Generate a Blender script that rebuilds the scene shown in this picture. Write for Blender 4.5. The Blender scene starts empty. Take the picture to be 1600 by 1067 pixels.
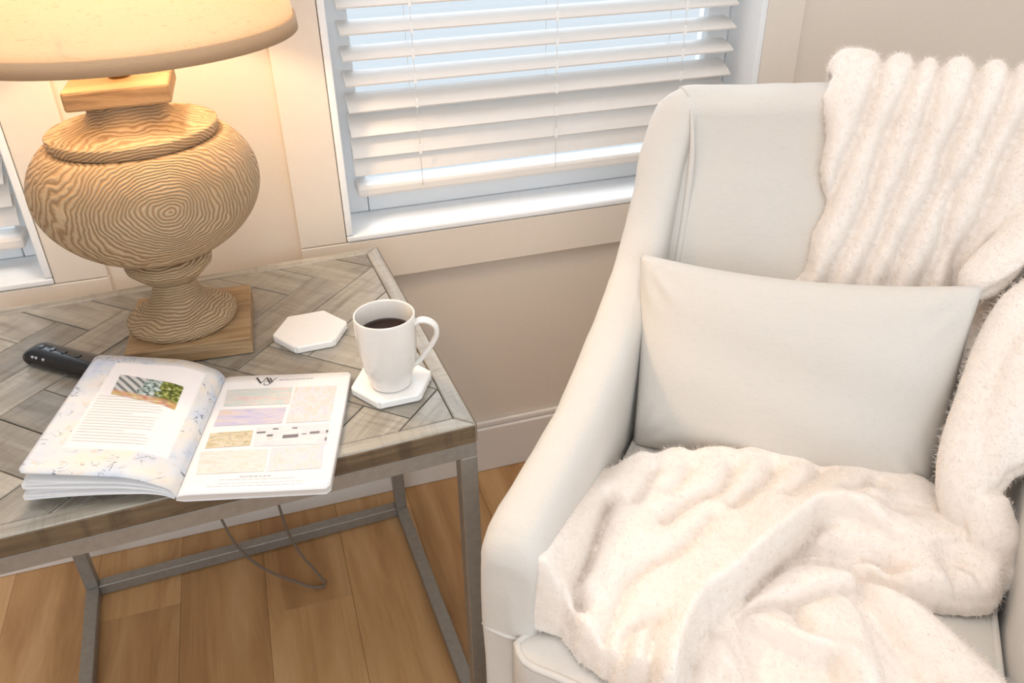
import bpy, bmesh, math, random
import numpy as np
from mathutils import Vector, Matrix
random.seed(4)
SC = bpy.context.scene
COL = SC.collection
# ---------------------------------------------------------------- camera
cam_d = bpy.data.cameras.new('camera'); cam = bpy.data.objects.new('camera', cam_d); COL.objects.link(cam)
cam_d.sensor_width = 36.0; cam_d.lens = 1288.184/1600*36.0; cam_d.clip_start = 0.02
YAW, PITCH, ROLL = math.radians(17.279), math.radians(31.589), math.radians(-1.001)
fw = Vector((math.sin(YAW)*math.cos(PITCH), math.cos(YAW)*math.cos(PITCH), -math.sin(PITCH)))
rt = Vector((math.cos(YAW), -math.sin(YAW), 0)); up = rt.cross(fw)
r2 = rt*math.cos(ROLL)+up*math.sin(ROLL); u2 = -rt*math.sin(ROLL)+up*math.cos(ROLL)
m = Matrix((r2, u2, -fw)).transposed().to_4x4(); m.translation = Vector((-0.1603, -1.3742, 1.1977))
cam.matrix_world = m
SC.camera = cam
# ---------------------------------------------------------------- light and exposure
SC.view_settings.view_transform = 'Standard'; SC.view_settings.look = 'None'
SC.view_settings.gamma = 1.0; SC.view_settings.use_curve_mapping = False
SC.view_settings.exposure = 0.15
wd = bpy.data.worlds.new('world'); SC.world = wd; wd.use_nodes = True
bg = wd.node_tree.nodes['Background']; bg.inputs[0].default_value = (0.80, 0.91, 1.0, 1); bg.inputs[1].default_value = 0.85
def area(name, loc, target, sx, sy, power, color):
    l = bpy.data.lights.new(name, 'AREA'); l.shape = 'RECTANGLE'; l.size = sx; l.size_y = sy; l.energy = power; l.color = color
    o = bpy.data.objects.new(name, l); COL.objects.link(o); o.location = loc
    o.rotation_euler = (Vector(target)-Vector(loc)).to_track_quat('-Z', 'Y').to_euler()
    return o
area('overhead_fill', (-0.3, -0.85, 2.5), (-0.1, -0.75, 0.4), 1.4, 1.0, 15, (0.98, 0.98, 1.0))  # soft light added overhead to shade vertical faces; no fixture there
area('side_fill', (2.3, -1.3, 1.6), (0.5, -0.6, 0.5), 1.2, 1.4, 14, (0.84, 0.92, 1.0))  # cool area light added from the right; the side wall has no window
area('rear_fill', (-0.6, -3.2, 1.7), (0.1, -0.3, 0.5), 1.8, 1.5, 21, (0.92, 0.96, 1.0))  # frontal fill added behind the camera to brighten the wall; no window there
area('window_daylight', (0.35, 1.2, 1.6), (0.35, 0.0, 0.9), 2.6, 1.6, 60, (0.78, 0.89, 1.0))

# ---------------------------------------------------------------- helpers
def link(name, me, mat=None, parent=None, smooth=False):
    o = bpy.data.objects.new(name, me); COL.objects.link(o)
    if mat is not None and len(me.materials) == 0: me.materials.append(mat)
    if parent is not None: o.parent = parent
    if smooth:
        for p in me.polygons: p.use_smooth = True
    return o
def tag(o, label=None, cat=None, group=None, kind=None):
    if label: o['label'] = label
    if cat: o['category'] = cat
    if group: o['group'] = group
    if kind: o['kind'] = kind
    return o
def thing(name, loc=(0, 0, 0), rz=0.0):
    o = bpy.data.objects.new(name, None); COL.objects.link(o); o.location = loc; o.rotation_euler = (0, 0, rz)
    o.empty_display_size = 0.05
    return o
def mesh(name, verts, faces):
    me = bpy.data.meshes.new(name); me.from_pydata([tuple(map(float, v)) for v in verts], [], faces); me.update(); return me
def fixn(me):
    bm = bmesh.new(); bm.from_mesh(me); bmesh.ops.recalc_face_normals(bm, faces=bm.faces); bm.to_mesh(me); bm.free(); me.update()
def box_bm(bm, lo, hi, bev=0.0, seg=2):
    r = bmesh.ops.create_cube(bm, size=1.0)['verts']
    c = [(a+b)/2 for a, b in zip(lo, hi)]; s = [b-a for a, b in zip(lo, hi)]
    for v in r: v.co = Vector((c[0]+v.co.x*s[0], c[1]+v.co.y*s[1], c[2]+v.co.z*s[2]))
    if bev > 0:
        es = list({e for v in r for e in v.link_edges})
        bmesh.ops.bevel(bm, geom=es, offset=bev, segments=seg, profile=0.5, affect='EDGES')
def box(name, lo, hi, mat, parent=None, bev=0.0, seg=2, smooth=False):
    bm = bmesh.new(); box_bm(bm, lo, hi, bev, seg); me = bpy.data.meshes.new(name); bm.to_mesh(me); bm.free()
    o = link(name, me, mat, parent, smooth); return o
def boxes(name, lst, mat, parent=None, bev=0.0):
    bm = bmesh.new()
    for lo, hi in lst: box_bm(bm, lo, hi, bev)
    me = bpy.data.meshes.new(name); bm.to_mesh(me); bm.free(); return link(name, me, mat, parent)
def lathe(name, prof, mat, parent=None, n=96, smooth=True, cap=True):
    V = []; F = []
    for r, z in prof:
        for i in range(n):
            a = 2*math.pi*i/n; V.append((r*math.cos(a), r*math.sin(a), z))
    for j in range(len(prof)-1):
        for i in range(n):
            k = (i+1) % n; F.append((j*n+i, j*n+k, (j+1)*n+k, (j+1)*n+i))
    if cap:
        F.append(tuple(reversed(range(n)))); F.append(tuple(range((len(prof)-1)*n, len(prof)*n)))
    me = mesh(name, V, F); o = link(name, me, mat, parent)
    if smooth:
        for p in me.polygons: p.use_smooth = len(p.vertices) == 4
    return o
def smooth_path(pts, n):
    """Catmull-Rom resample of a polyline (any dimension)."""
    P = np.array(pts, float); d = np.r_[0, np.cumsum(np.linalg.norm(np.diff(P, axis=0), axis=1))]
    t = np.linspace(0, d[-1], n); out = []
    T = np.gradient(P, d, axis=0) if len(P) > 2 else np.tile((P[1]-P[0])/d[-1], (2, 1))
    for s in t:
        i = min(max(np.searchsorted(d, s)-1, 0), len(P)-2); h = d[i+1]-d[i]; x = (s-d[i])/h
        out.append((2*x**3-3*x**2+1)*P[i]+(x**3-2*x**2+x)*h*T[i]+(-2*x**3+3*x**2)*P[i+1]+(x**3-x**2)*h*T[i+1])
    return np.array(out)
def tube_data(path, radii, n=12, flat=None, cap=True):
    """Swept closed tube.  flat=(a,b) scales the two frame axes."""
    P = np.array(path, float); V = []; F = []
    t = np.gradient(P, axis=0); t /= np.linalg.norm(t, axis=1)[:, None]
    ref = np.array([0, 0, 1.0]) if abs(t[0][2]) < 0.9 else np.array([1.0, 0, 0])
    u = np.cross(ref, t[0]); u /= np.linalg.norm(u)
    fa, fb = flat or (1, 1)
    for i in range(len(P)):
        u = u-t[i]*(u@t[i]); u /= np.linalg.norm(u); w = np.cross(t[i], u)
        for k in range(n):
            a = 2*math.pi*k/n; V.append(P[i]+radii[i]*(fa*u*math.cos(a)+fb*w*math.sin(a)))
    for i in range(len(P)-1):
        for k in range(n):
            k2 = (k+1) % n; F.append((i*n+k, i*n+k2, (i+1)*n+k2, (i+1)*n+k))
    if cap:
        F.append(tuple(reversed(range(n)))); F.append(tuple(range((len(P)-1)*n, len(P)*n)))
    return V, F
def tube(name, path, r, mat, parent=None, n=12):
    rr = r if hasattr(r, '__len__') else [r]*len(path)
    V, F = tube_data(path, rr, n); me = mesh(name, V, F); return link(name, me, mat, parent, True)

# ---------------------------------------------------------------- materials
def srgb(r, g, b):
    f = lambda c: c/12.92 if c <= 0.04045 else ((c+0.055)/1.055)**2.4
    return (f(r/255), f(g/255), f(b/255), 1)
class NT:
    def __init__(s, name):
        s.m = bpy.data.materials.new(name); s.m.use_nodes = True; s.t = s.m.node_tree
        s.b = s.t.nodes['Principled BSDF']; s.out = s.t.nodes['Material Output']
    def n(s, typ, **kw):
        x = s.t.nodes.new('ShaderNode'+typ)
        for k, v in kw.items():
            if k == 'inp':
                for i, val in v.items():
                    x.inputs[i].default_value = val
            else: setattr(x, k, v)
        return x
    def l(s, a, b): s.t.links.new(a, b)
    def coords(s, kind='Object', scale=(1, 1, 1), rot=(0, 0, 0), loc=(0, 0, 0)):
        tc = s.n('TexCoord'); mp = s.n('Mapping'); mp.inputs['Scale'].default_value = scale
        mp.inputs['Rotation'].default_value = rot; mp.inputs['Location'].default_value = loc
        s.l(tc.outputs[kind], mp.inputs[0]); return mp.outputs[0]
    def ramp(s, fac, stops, interp='LINEAR'):
        r = s.n('ValToRGB'); cr = r.color_ramp; cr.interpolation = interp
        while len(cr.elements) < len(stops): cr.elements.new(0.5)
        for e, (p, c) in zip(cr.elements, stops): e.position = p; e.color = c
        s.l(fac, r.inputs[0]); return r.outputs[0]
    def noise(s, vec, scale, detail=4, rough=0.5, dist=0.0):
        x = s.n('TexNoise'); x.inputs['Scale'].default_value = scale; x.inputs['Detail'].default_value = detail
        x.inputs['Roughness'].default_value = rough; x.inputs['Distortion'].default_value = dist
        if vec is not None: s.l(vec, x.inputs['Vector'])
        return x.outputs['Fac']
    def math(s, op, a, b=None, clamp=False):
        x = s.n('Math', operation=op); x.use_clamp = clamp
        for i, v in enumerate((a, b)):
            if v is None: continue
            if hasattr(v, 'is_output'): s.l(v, x.inputs[i])
            else: x.inputs[i].default_value = v
        return x.outputs[0]
    def mix(s, fac, a, b, blend='MIX'):
        x = s.n('Mix', data_type='RGBA', blend_type=blend)
        for i, v in ((0, fac), (6, a), (7, b)):
            if hasattr(v, 'is_output'): s.l(v, x.inputs[i])
            else: x.inputs[i].default_value = v
        return x.outputs[2]
    def bump(s, h, strength=0.3, dist=0.002, normal=None):
        x = s.n('Bump'); x.inputs['Strength'].default_value = strength; x.inputs['Distance'].default_value = dist
        s.l(h, x.inputs['Height'])
        if normal is not None: s.l(normal, x.inputs['Normal'])
        s.l(x.outputs[0], s.b.inputs['Normal']); return x.outputs[0]
    def set(s, **kw):
        for k, v in kw.items():
            k = k.replace('_', ' ')
            i = s.b.inputs[k]
            if hasattr(v, 'is_output'): s.l(v, i)
            else: i.default_value = v
        return s
def plain(name, col, rough=0.5, metal=0.0, bump=0, scale=200, **kw):
    t = NT(name); v = t.coords('Object')
    nz = t.noise(v, scale, 3)
    c = t.mix(nz, tuple(x*0.97 for x in col[:3])+(1,), tuple(min(1, x*1.03) for x in col[:3])+(1,))
    t.set(Base_Color=c, Roughness=rough, Metallic=metal, **kw)
    if bump: t.bump(nz, bump, 0.001)
    return t.m

M = {}
M['wall'] = plain('wall_paint', srgb(222, 210, 196), 0.6, bump=0.05, scale=120)
M['trim'] = plain('trim_paint', srgb(226, 215, 202), 0.42, bump=0.03, scale=60)
M['base'] = plain('baseboard_paint', srgb(224, 216, 208), 0.4)
M['white'] = plain('white_vinyl', srgb(238, 240, 242), 0.35)
M['slat'] = plain('blind_slat', srgb(228, 222, 216), 0.45, bump=0.03, scale=40)
M['cordw'] = plain('white_cord', srgb(245, 243, 240), 0.8)
M['porcelain'] = plain('white_porcelain', srgb(232, 227, 221), 0.12, Coat_Weight=0.3)
M['marble'] = plain('white_marble', srgb(245, 242, 238), 0.35, bump=0.04, scale=90)
M['black'] = plain('black_plastic', srgb(16, 17, 20), 0.16)
M['icon'] = plain('printed_white', srgb(190, 195, 200), 0.5)
M['cord'] = plain('grey_cord', srgb(120, 105, 92), 0.6)
M['legwood'] = plain('dark_leg_wood', srgb(70, 52, 38), 0.5)

def wood_floor():
    t = NT('oak_floor'); oi = t.n('ObjectInfo')
    tc = t.n('TexCoord'); mp = t.n('Mapping'); mp.inputs['Scale'].default_value = (9, 1.1, 1)
    ad = t.n('VectorMath', operation='ADD'); cm = t.n('CombineXYZ'); 
    t.l(t.math('MULTIPLY', oi.outputs['Random'], 37.0), cm.inputs[1]); t.l(t.math('MULTIPLY', oi.outputs['Random'], 11.0), cm.inputs[0])
    t.l(tc.outputs['Object'], ad.inputs[0]); t.l(cm.outputs[0], ad.inputs[1]); t.l(ad.outputs[0], mp.inputs[0])
    big = t.noise(mp.outputs[0], 2.2, 5, 0.6, 0.6)
    mp2 = t.n('Mapping'); mp2.inputs['Scale'].default_value = (160, 5, 1); t.l(ad.outputs[0], mp2.inputs[0])
    fine = t.noise(mp2.outputs[0], 1.0, 3, 0.6)
    c = t.ramp(big, [(0.28, srgb(176, 132, 86)), (0.5, srgb(206, 164, 114)), (0.72, srgb(222, 184, 138))])
    c = t.mix(t.math('MULTIPLY', fine, 0.30), c, srgb(150, 112, 74))
    tint = t.ramp(oi.outputs['Random'], [(0, srgb(228, 220, 210)), (1, srgb(255, 252, 248))])
    c = t.mix(1.0, c, tint, 'MULTIPLY')
    mp3 = t.n('Mapping'); mp3.inputs['Scale'].default_value = (5.0, 2.2, 1); t.l(ad.outputs[0], mp3.inputs[0])
    vo = t.n('TexVoronoi'); vo.inputs['Scale'].default_value = 1.0; t.l(mp3.outputs[0], vo.inputs['Vector'])
    knot = t.math('LESS_THAN', vo.outputs['Distance'], 0.05)
    c = t.mix(t.math('MULTIPLY', t.ramp(vo.outputs['Distance'], [(0.02, (1, 1, 1, 1)), (0.12, (0, 0, 0, 1))]), 0.55), c, srgb(96, 66, 42))
    t.set(Base_Color=c, Roughness=0.42); t.bump(fine, 0.15, 0.001); return t.m
M['floor'] = wood_floor()
M['floorgap'] = plain('floor_gap', srgb(150, 112, 74), 0.7)
M['ceiling'] = plain('ceiling_paint', srgb(240, 238, 234), 0.8)

def wood_table(edge=False):
    t = NT('weathered_wood'); oi = t.n('ObjectInfo')
    tc = t.n('TexCoord'); ad = t.n('VectorMath', operation='ADD'); cm = t.n('CombineXYZ')
    t.l(t.math('MULTIPLY', oi.outputs['Random'], 23.0), cm.inputs[0]); t.l(t.math('MULTIPLY', oi.outputs['Random'], 7.0), cm.inputs[1])
    t.l(tc.outputs['Object'], ad.inputs[0]); t.l(cm.outputs[0], ad.inputs[1])
    def mapped(sx, sy, sz):
        mp = t.n('Mapping'); mp.inputs['Scale'].default_value = (sx, sy, sz); t.l(ad.outputs[0], mp.inputs[0]); return mp.outputs[0]
    g = t.noise(mapped(5, 55, 20), 1.0, 6, 0.65, 0.5)
    cross = t.noise(mapped(70, 9, 30), 1.0, 4, 0.7, 1.0)
    blot = t.noise(mapped(12, 18, 12), 1.0, 3, 0.5)
    c = t.ramp(g, [(0.25, srgb(118, 112, 104)), (0.45, srgb(158, 155, 148)), (0.62, srgb(180, 178, 172)), (0.8, srgb(196, 195, 190))])
    c = t.mix(t.math('MULTIPLY', t.ramp(cross, [(0.5, (0, 0, 0, 1)), (0.72, (1, 1, 1, 1))]), 0.45), c, srgb(104, 96, 86))
    c = t.mix(t.math('MULTIPLY', blot, 0.22), c, srgb(168, 152, 128))
    tint = t.ramp(oi.outputs['Random'], [(0, srgb(212, 208, 202)), (0.5, srgb(240, 236, 230)), (1, srgb(255, 252, 246))])
    c = t.mix(1.0, c, tint, 'MULTIPLY')
    h = t.math('ADD', g, t.math('MULTIPLY', cross, 0.8))
    t.set(Base_Color=c, Roughness=0.28); t.bump(h, 0.3, 0.002); return t.m
M['tabletop'] = wood_table()
M['groove'] = plain('dark_groove', srgb(112, 90, 66), 0.8)
def edge_wood():
    t = NT('edge_wood'); v = t.coords('Object', (7, 7, 60))
    g = t.noise(v, 1.0, 5, 0.6, 0.8); v2 = t.coords('Object', (34, 34, 6)); k = t.noise(v2, 1.0, 3, 0.6)
    c = t.ramp(g, [(0.3, srgb(82, 66, 48)), (0.55, srgb(112, 92, 68)), (0.8, srgb(134, 112, 86))])
    c = t.mix(t.math('MULTIPLY', t.ramp(k, [(0.52, (0, 0, 0, 1)), (0.66, (1, 1, 1, 1))]), 0.55), c, srgb(58, 46, 34))
    t.set(Base_Color=c, Roughness=0.6); t.bump(t.math('ADD', g, k), 0.4, 0.003); return t.m
M['edge'] = edge_wood()
def metal():
    t = NT('brushed_steel'); v = t.coords('Object', (30, 30, 30)); g = t.noise(v, 3.0, 4, 0.6)
    c = t.ramp(g, [(0.3, srgb(150, 145, 138)), (0.7, srgb(162, 157, 150))])
    t.set(Base_Color=c, Roughness=0.45, Metallic=0.55); t.bump(g, 0.03, 0.001); return t.m
M['metal'] = metal()
def lamp_wood():
    t = NT('carved_lamp_wood')
    # growth rings around a log axis that leaves the belly on its front
    tc = t.n('TexCoord'); mp = t.n('Mapping')
    mp.vector_type = 'POINT'
    mp.inputs['Location'].default_value = (0.0, 0.0, 0.0)
    vr = t.n('VectorRotate', rotation_type='EULER_XYZ', invert=True)
    vr.inputs['Center'].default_value = (0.045, -0.10, 0.240); vr.inputs['Rotation'].default_value = (math.radians(76), 0, math.radians(20))
    t.l(tc.outputs['Object'], vr.inputs['Vector'])
    sb = t.n('VectorMath', operation='SUBTRACT'); sb.inputs[1].default_value = (0.045, -0.10, 0.240); t.l(vr.outputs[0], sb.inputs[0])
    mp.inputs['Scale'].default_value = (0.85, 1.15, 0.15); t.l(sb.outputs[0], mp.inputs[0])
    nz = t.n('TexNoise'); nz.inputs['Scale'].default_value = 14; nz.inputs['Detail'].default_value = 3; t.l(tc.outputs['Object'], nz.inputs['Vector'])
    ov = t.n('VectorMath', operation='MULTIPLY_ADD'); ov.inputs[1].default_value = (0.035, 0.035, 0.035)
    t.l(nz.outputs['Color'], ov.inputs[0]); t.l(mp.outputs[0], ov.inputs[2])
    wv = t.n('TexWave', wave_type='RINGS', rings_direction='Z', wave_profile='SIN'); wv.inputs['Scale'].default_value = 74
    wv.inputs['Distortion'].default_value = 2.4; wv.inputs['Detail'].default_value = 3; wv.inputs['Detail Scale'].default_value = 0.9
    t.l(ov.outputs[0], wv.inputs['Vector'])
    f2 = t.noise(t.coords('Object', (60, 60, 160)), 1.0, 4, 0.65)
    h = t.math('ADD', wv.outputs['Fac'], t.math('MULTIPLY', f2, 0.5))
    c = t.ramp(wv.outputs['Fac'], [(0.0, srgb(146, 116, 82)), (0.22, srgb(172, 142, 106)), (0.5, srgb(188, 160, 124)), (1.0, srgb(196, 170, 136))])
    c = t.mix(t.math('MULTIPLY', f2, 0.3), c, srgb(168, 136, 100))
    t.set(Base_Color=c, Roughness=0.62); t.bump(h, 0.8, 0.0020); return t.m
M['lampwood'] = lamp_wood()
def block_wood():
    t = NT('lamp_block_wood'); g = t.noise(t.coords('Object', (6, 40, 60)), 1.0, 6, 0.65, 1.2)
    c = t.ramp(g, [(0.3, srgb(128, 96, 62)), (0.5, srgb(166, 134, 96)), (0.75, srgb(184, 156, 120))])
    t.set(Base_Color=c, Roughness=0.6); t.bump(g, 0.6, 0.004); return t.m
M['blockwood'] = block_wood()
def shade_mat(name, base, fleck, trans):
    t = NT(name)
    v = t.coords('Object', (220, 220, 900)); v2 = t.coords('Object', (75, 75, 420))
    a = t.noise(v, 1.0, 2); b = t.noise(v2, 1.0, 3, 0.6, 1.5)
    c = t.mix(t.math('MULTIPLY', t.ramp(b, [(0.60, (0, 0, 0, 1)), (0.70, (1, 1, 1, 1))]), 0.40), base, fleck)
    c = t.mix(t.math('MULTIPLY', a, 0.15), c, fleck)
    tr = t.n('BsdfTranslucent'); t.l(c, tr.inputs[0]); mx = t.n('MixShader'); mx.inputs[0].default_value = trans
    t.set(Base_Color=c, Roughness=0.8); t.bump(a, 0.2, 0.001)
    t.l(t.b.outputs[0], mx.inputs[1]); t.l(tr.outputs[0], mx.inputs[2]); t.l(mx.outputs[0], t.out.inputs[0]); return t.m
M['shade'] = shade_mat('linen_shade', srgb(238, 224, 198), srgb(190, 162, 116), 0.40)
M['shadeband'] = shade_mat('linen_band', srgb(190, 156, 122), srgb(160, 128, 96), 0.03)
def fabric(name, col, weave=900, wr=0.25, sheen=0.15, slub=True):
    t = NT(name); v = t.coords('Object')
    a = t.noise(t.coords('Object', (weave, weave*0.18, weave)), 1.0, 2); b = t.noise(t.coords('Object', (weave*0.18, weave, weave*0.5)), 1.0, 2)
    w = t.math('ADD', a, b); big = t.noise(v, 7.0, 3, 0.55, 0.4)
    c = t.mix(w, tuple(x*0.90 for x in col[:3])+(1,), tuple(min(1, x*1.02) for x in col[:3])+(1,))
    t.set(Base_Color=c, Roughness=0.9, Sheen_Weight=sheen, Sheen_Roughness=0.5)
    nb = t.n('Bump'); nb.inputs['Strength'].default_value = wr; nb.inputs['Distance'].default_value = 0.02; t.l(big, nb.inputs['Height'])
    t.bump(w, 0.16, 0.0008, nb.outputs[0]); return t.m
M['linen'] = fabric('slipcover_linen', srgb(214, 209, 202), 520, 0.16)
M['pillow'] = fabric('pillow_linen', srgb(216, 210, 202), 420, 0.12)
def plush():
    t = NT('cream_plush'); v = t.coords('Object')
    a = t.noise(v, 240, 4, 0.7); b = t.noise(v, 55, 3, 0.6, 0.6)
    h = t.math('ADD', t.math('MULTIPLY', a, 0.5), b)
    c = t.mix(b, srgb(240, 228, 218), srgb(247, 239, 231))
    t.set(Base_Color=c, Roughness=0.95, Sheen_Weight=0.25, Sheen_Roughness=0.45, Sheen_Tint=(1, 0.97, 0.94, 1))
    t.bump(h, 0.35, 0.002); return t.m
M['plush'] = plush()
def glass():
    t = NT('window_glass'); tr = t.n('BsdfTransparent'); gl = t.n('BsdfGlossy'); gl.inputs['Roughness'].default_value = 0.02
    fr = t.n('Fresnel'); fr.inputs[0].default_value = 1.45; mx = t.n('MixShader')
    t.l(fr.outputs[0], mx.inputs[0]); t.l(tr.outputs[0], mx.inputs[1]); t.l(gl.outputs[0], mx.inputs[2]); t.l(mx.outputs[0], t.out.inputs[0]); return t.m
M['glass'] = glass()
def coffee():
    t = NT('black_coffee'); t.set(Base_Color=srgb(38, 18, 9), Roughness=0.06, IOR=1.34); return t.m
M['coffee'] = coffee()
# ================================================================ STRUCTURE
# floor planks run towards the wall
floor = box('floor', (-3.2, -3.4, -0.06), (3.2, 0.14, -0.004), M['floorgap']); tag(floor, 'warm oak plank floor under the side table', 'floor', kind='structure')
pw = 0.152; x = -2.416; i = 2
full = {}
while x < 2.38:
    y = -3.2+[0.0, 0.47, 0.21, 0.78, 0.55][i % 5]-1.2
    # the joint seen under the table sits near y = -0.29 in the plank at x = -0.2
    while y < 0.0:
        a, b = max(y, -2.6), min(y+1.22, 0.0)
        if b-a > 0.05:
            hw, hl = pw/2-0.0002, (b-a)/2-0.0002
            key = round(hl, 4)
            if key not in full:
                bm = bmesh.new(); box_bm(bm, (-hw, -hl, -0.004), (hw, hl, 0.0), 0.0005, 1)
                me = bpy.data.meshes.new('plank'); bm.to_mesh(me); bm.free(); me.materials.append(M['floor']); full[key] = me
            o = link('plank', full[key], None, floor); o.location = (x+pw/2, (a+b)/2, 0)
        y += 1.22
    x += pw; i += 1

SILL = 0.588; W1 = (-0.039, 0.753); W2 = (-1.30, -0.511); WTOP = 1.75; WT = 0.13
wl = []
zs = [0, SILL, WTOP, 2.6]
wl.append(((-3.2, 0, 0), (3.2, WT, SILL))); wl.append(((-3.2, 0, WTOP), (3.2, WT, 2.6)))
for a, b in ((-3.2, W2[0]), (W2[1], W1[0]), (W1[1], 3.2)): wl.append(((a, 0, SILL), (b, WT, WTOP)))
wall = boxes('wall_back', wl, M['wall']); tag(wall, 'warm greige painted wall behind the table and armchair', 'wall', kind='structure')
ceil = box('ceiling', (-2.5, -3.4, 2.6), (2.5, WT, 2.66), M['ceiling']); tag(ceil, 'plain white ceiling above the room', 'ceiling', kind='structure')
wr_ = box('wall_right', (2.4, -3.4, 0), (2.5, 0, 2.6), M['wall']); tag(wr_, 'greige painted side wall right of the armchair', 'wall', kind='structure')
wl_ = box('wall_left', (-2.5, -3.4, 0), (-2.4, 0, 2.6), M['wall']); tag(wl_, 'greige painted side wall left of the lamp', 'wall', kind='structure')
bb = thing('baseboard_back'); tag(bb, 'pale painted baseboard along the bottom of the wall', 'baseboard', kind='structure')
box('board', (-3.2, -0.015, 0), (3.2, -0.0005, 0.115), M['base'], bb, 0.003)
box('cap', (-3.2, -0.010, 0.1155), (3.2, -0.0005, 0.128), M['base'], bb, 0.003)
for nm, xa, xb, lb in (('baseboard_right', 2.385, 2.3995, 'pale painted baseboard along the right side wall'), ('baseboard_left', -2.3995, -2.385, 'pale painted baseboard along the left side wall')):
    tag(box(nm, (xa, -3.4, 0), (xb, -0.0155, 0.125), M['base'], None, 0.003), lb, 'baseboard', kind='structure')
CW = 0.080
def window(name, xl, xr, label):
    w = thing(name, ((xl+xr)/2, 0, SILL)); tag(w, label, 'window', kind='structure')
    h = (xr-xl)/2; H = WTOP-SILL
    t = 0.012
    # flat painted casing boards round the opening
    box('casing_bottom', (-h-CW, -0.016, -CW), (h+CW, -0.0005, -0.0006), M['trim'], w, 0.002)
    for s in (-1, 1):
        lo, hi = sorted((s*(h+0.0005), s*(h+CW)))
        box('casing_side', (lo, -0.016, 0.0), (hi, -0.0005, H), M['trim'], w, 0.002)
    box('casing_top', (-h-CW, -0.016, H+0.0006), (h+CW, -0.0005, H+CW), M['trim'], w, 0.002)
    # white lining of the opening
    box('sill', (-h+0.0005, -0.018, 0.0005), (h-0.0005, 0.115, t), M['white'], w, 0.003)
    for s in (-1, 1):
        lo, hi = sorted((s*(h-0.0005), s*(h-t)))
        box('jamb', (lo, -0.018, t+0.0004), (hi, 0.115, H-0.0005), M['white'], w, 0.002)
        lo, hi = sorted((s*(h-t-0.0004), s*(h-t-0.045)))
        box('sash_stile', (lo, 0.085, t+0.0004), (hi, 0.125, H-0.03), M['white'], w, 0.003)
    box('sash_rail', (-h+t+0.046, 0.085, t+0.0004), (h-t-0.046, 0.125, t+0.032), M['white'], w, 0.003)
    box('head', (-h+t, -0.018, H-t), (h-t, 0.115, H-0.0005), M['white'], w, 0.002)
    box('pane', (-h+t+0.046, 0.100, t+0.033), (h-t-0.046, 0.105, H-0.03), M['glass'], w)
    return w
window('window_1', W1[0], W1[1], 'white framed window with a lowered blind behind the armchair')
window('window_2', W2[0], W2[1], 'white framed window at the left edge behind the lamp')

def blind(xl, xr, z0, tilt, label):
    cx = (xl+xr)/2; hw = (xr-xl)/2-0.022
    b = thing('window_blind', (cx, 0.048, z0)); tag(b, label, 'blind')
    me = None; pitch = 0.0405
    # slat: gently crowned section
    V = []; F = []; n = 6; wd_ = 0.0255; th = 0.0028
    for sx in (-hw, hw):
        for k in range(n+1):
            y = -wd_+2*wd_*k/n; V.append((sx, y, 0.003*(1-(y/wd_)**2)+th/2))
        for k in range(n, -1, -1):
            y = -wd_+2*wd_*k/n; V.append((sx, y, 0.003*(1-(y/wd_)**2)-th/2))
    c = 2*(n+1)
    for k in range(c): F.append((k, (k+1) % c, c+(k+1) % c, c+k))
    F.append(tuple(range(c-1, -1, -1))); F.append(tuple(range(c, 2*c)))
    me = mesh('slat', V, F); me.materials.append(M['slat'])
    z = 0.058; k = 0
    while z < WTOP-z0-0.06:
        o = link('slat', me, None, b); o.location = (0, 0, z)
        ang = [62, 54, 38, 24][k] if k < 4 else tilt
        o.rotation_euler = (math.radians(ang), 0, 0)
        z += [0.031, 0.034, 0.038][k] if k < 3 else pitch; k += 1
    box('bottom_rail', (-hw, -0.026, 0.0), (hw, 0.026, 0.020), M['slat'], b, 0.005)
    for fx in (-0.68, 0.02, 0.70):
        for yy in (-0.0285, 0.0285):
            tube('ladder_cord', [(fx*hw, yy, 0.012), (fx*hw, yy, (WTOP-z0)*0.5), (fx*hw, yy, WTOP-z0-0.045)], 0.0006, M['cordw'], b, 6)
        bm = bmesh.new()
        for j in range(26):
            zz = 0.078+j*pitch
            if zz > WTOP-z0-0.07: break
            box_bm(bm, (fx*hw-0.0022, -0.031, zz-0.008), (fx*hw+0.0022, -0.0288, zz+0.008))
        m2 = bpy.data.meshes.new('ladder_knot'); bm.to_mesh(m2); bm.free(); kn = link('ladder_knot', m2, M['cordw'], b)
        kn['kind'] = 'stuff'
    box('head_rail', (-hw-0.006, -0.028, WTOP-z0-0.05), (hw+0.006, 0.028, WTOP-z0-0.014), M['slat'], b, 0.003)
    return b
blind(W1[0]+0.012, W1[1]-0.012, 0.652, 15, 'white slatted blind in the window behind the armchair')
blind(W2[0]+0.012, W2[1]-0.012, 0.640, 15, 'white slatted blind at the left edge beside the lamp')

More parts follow.
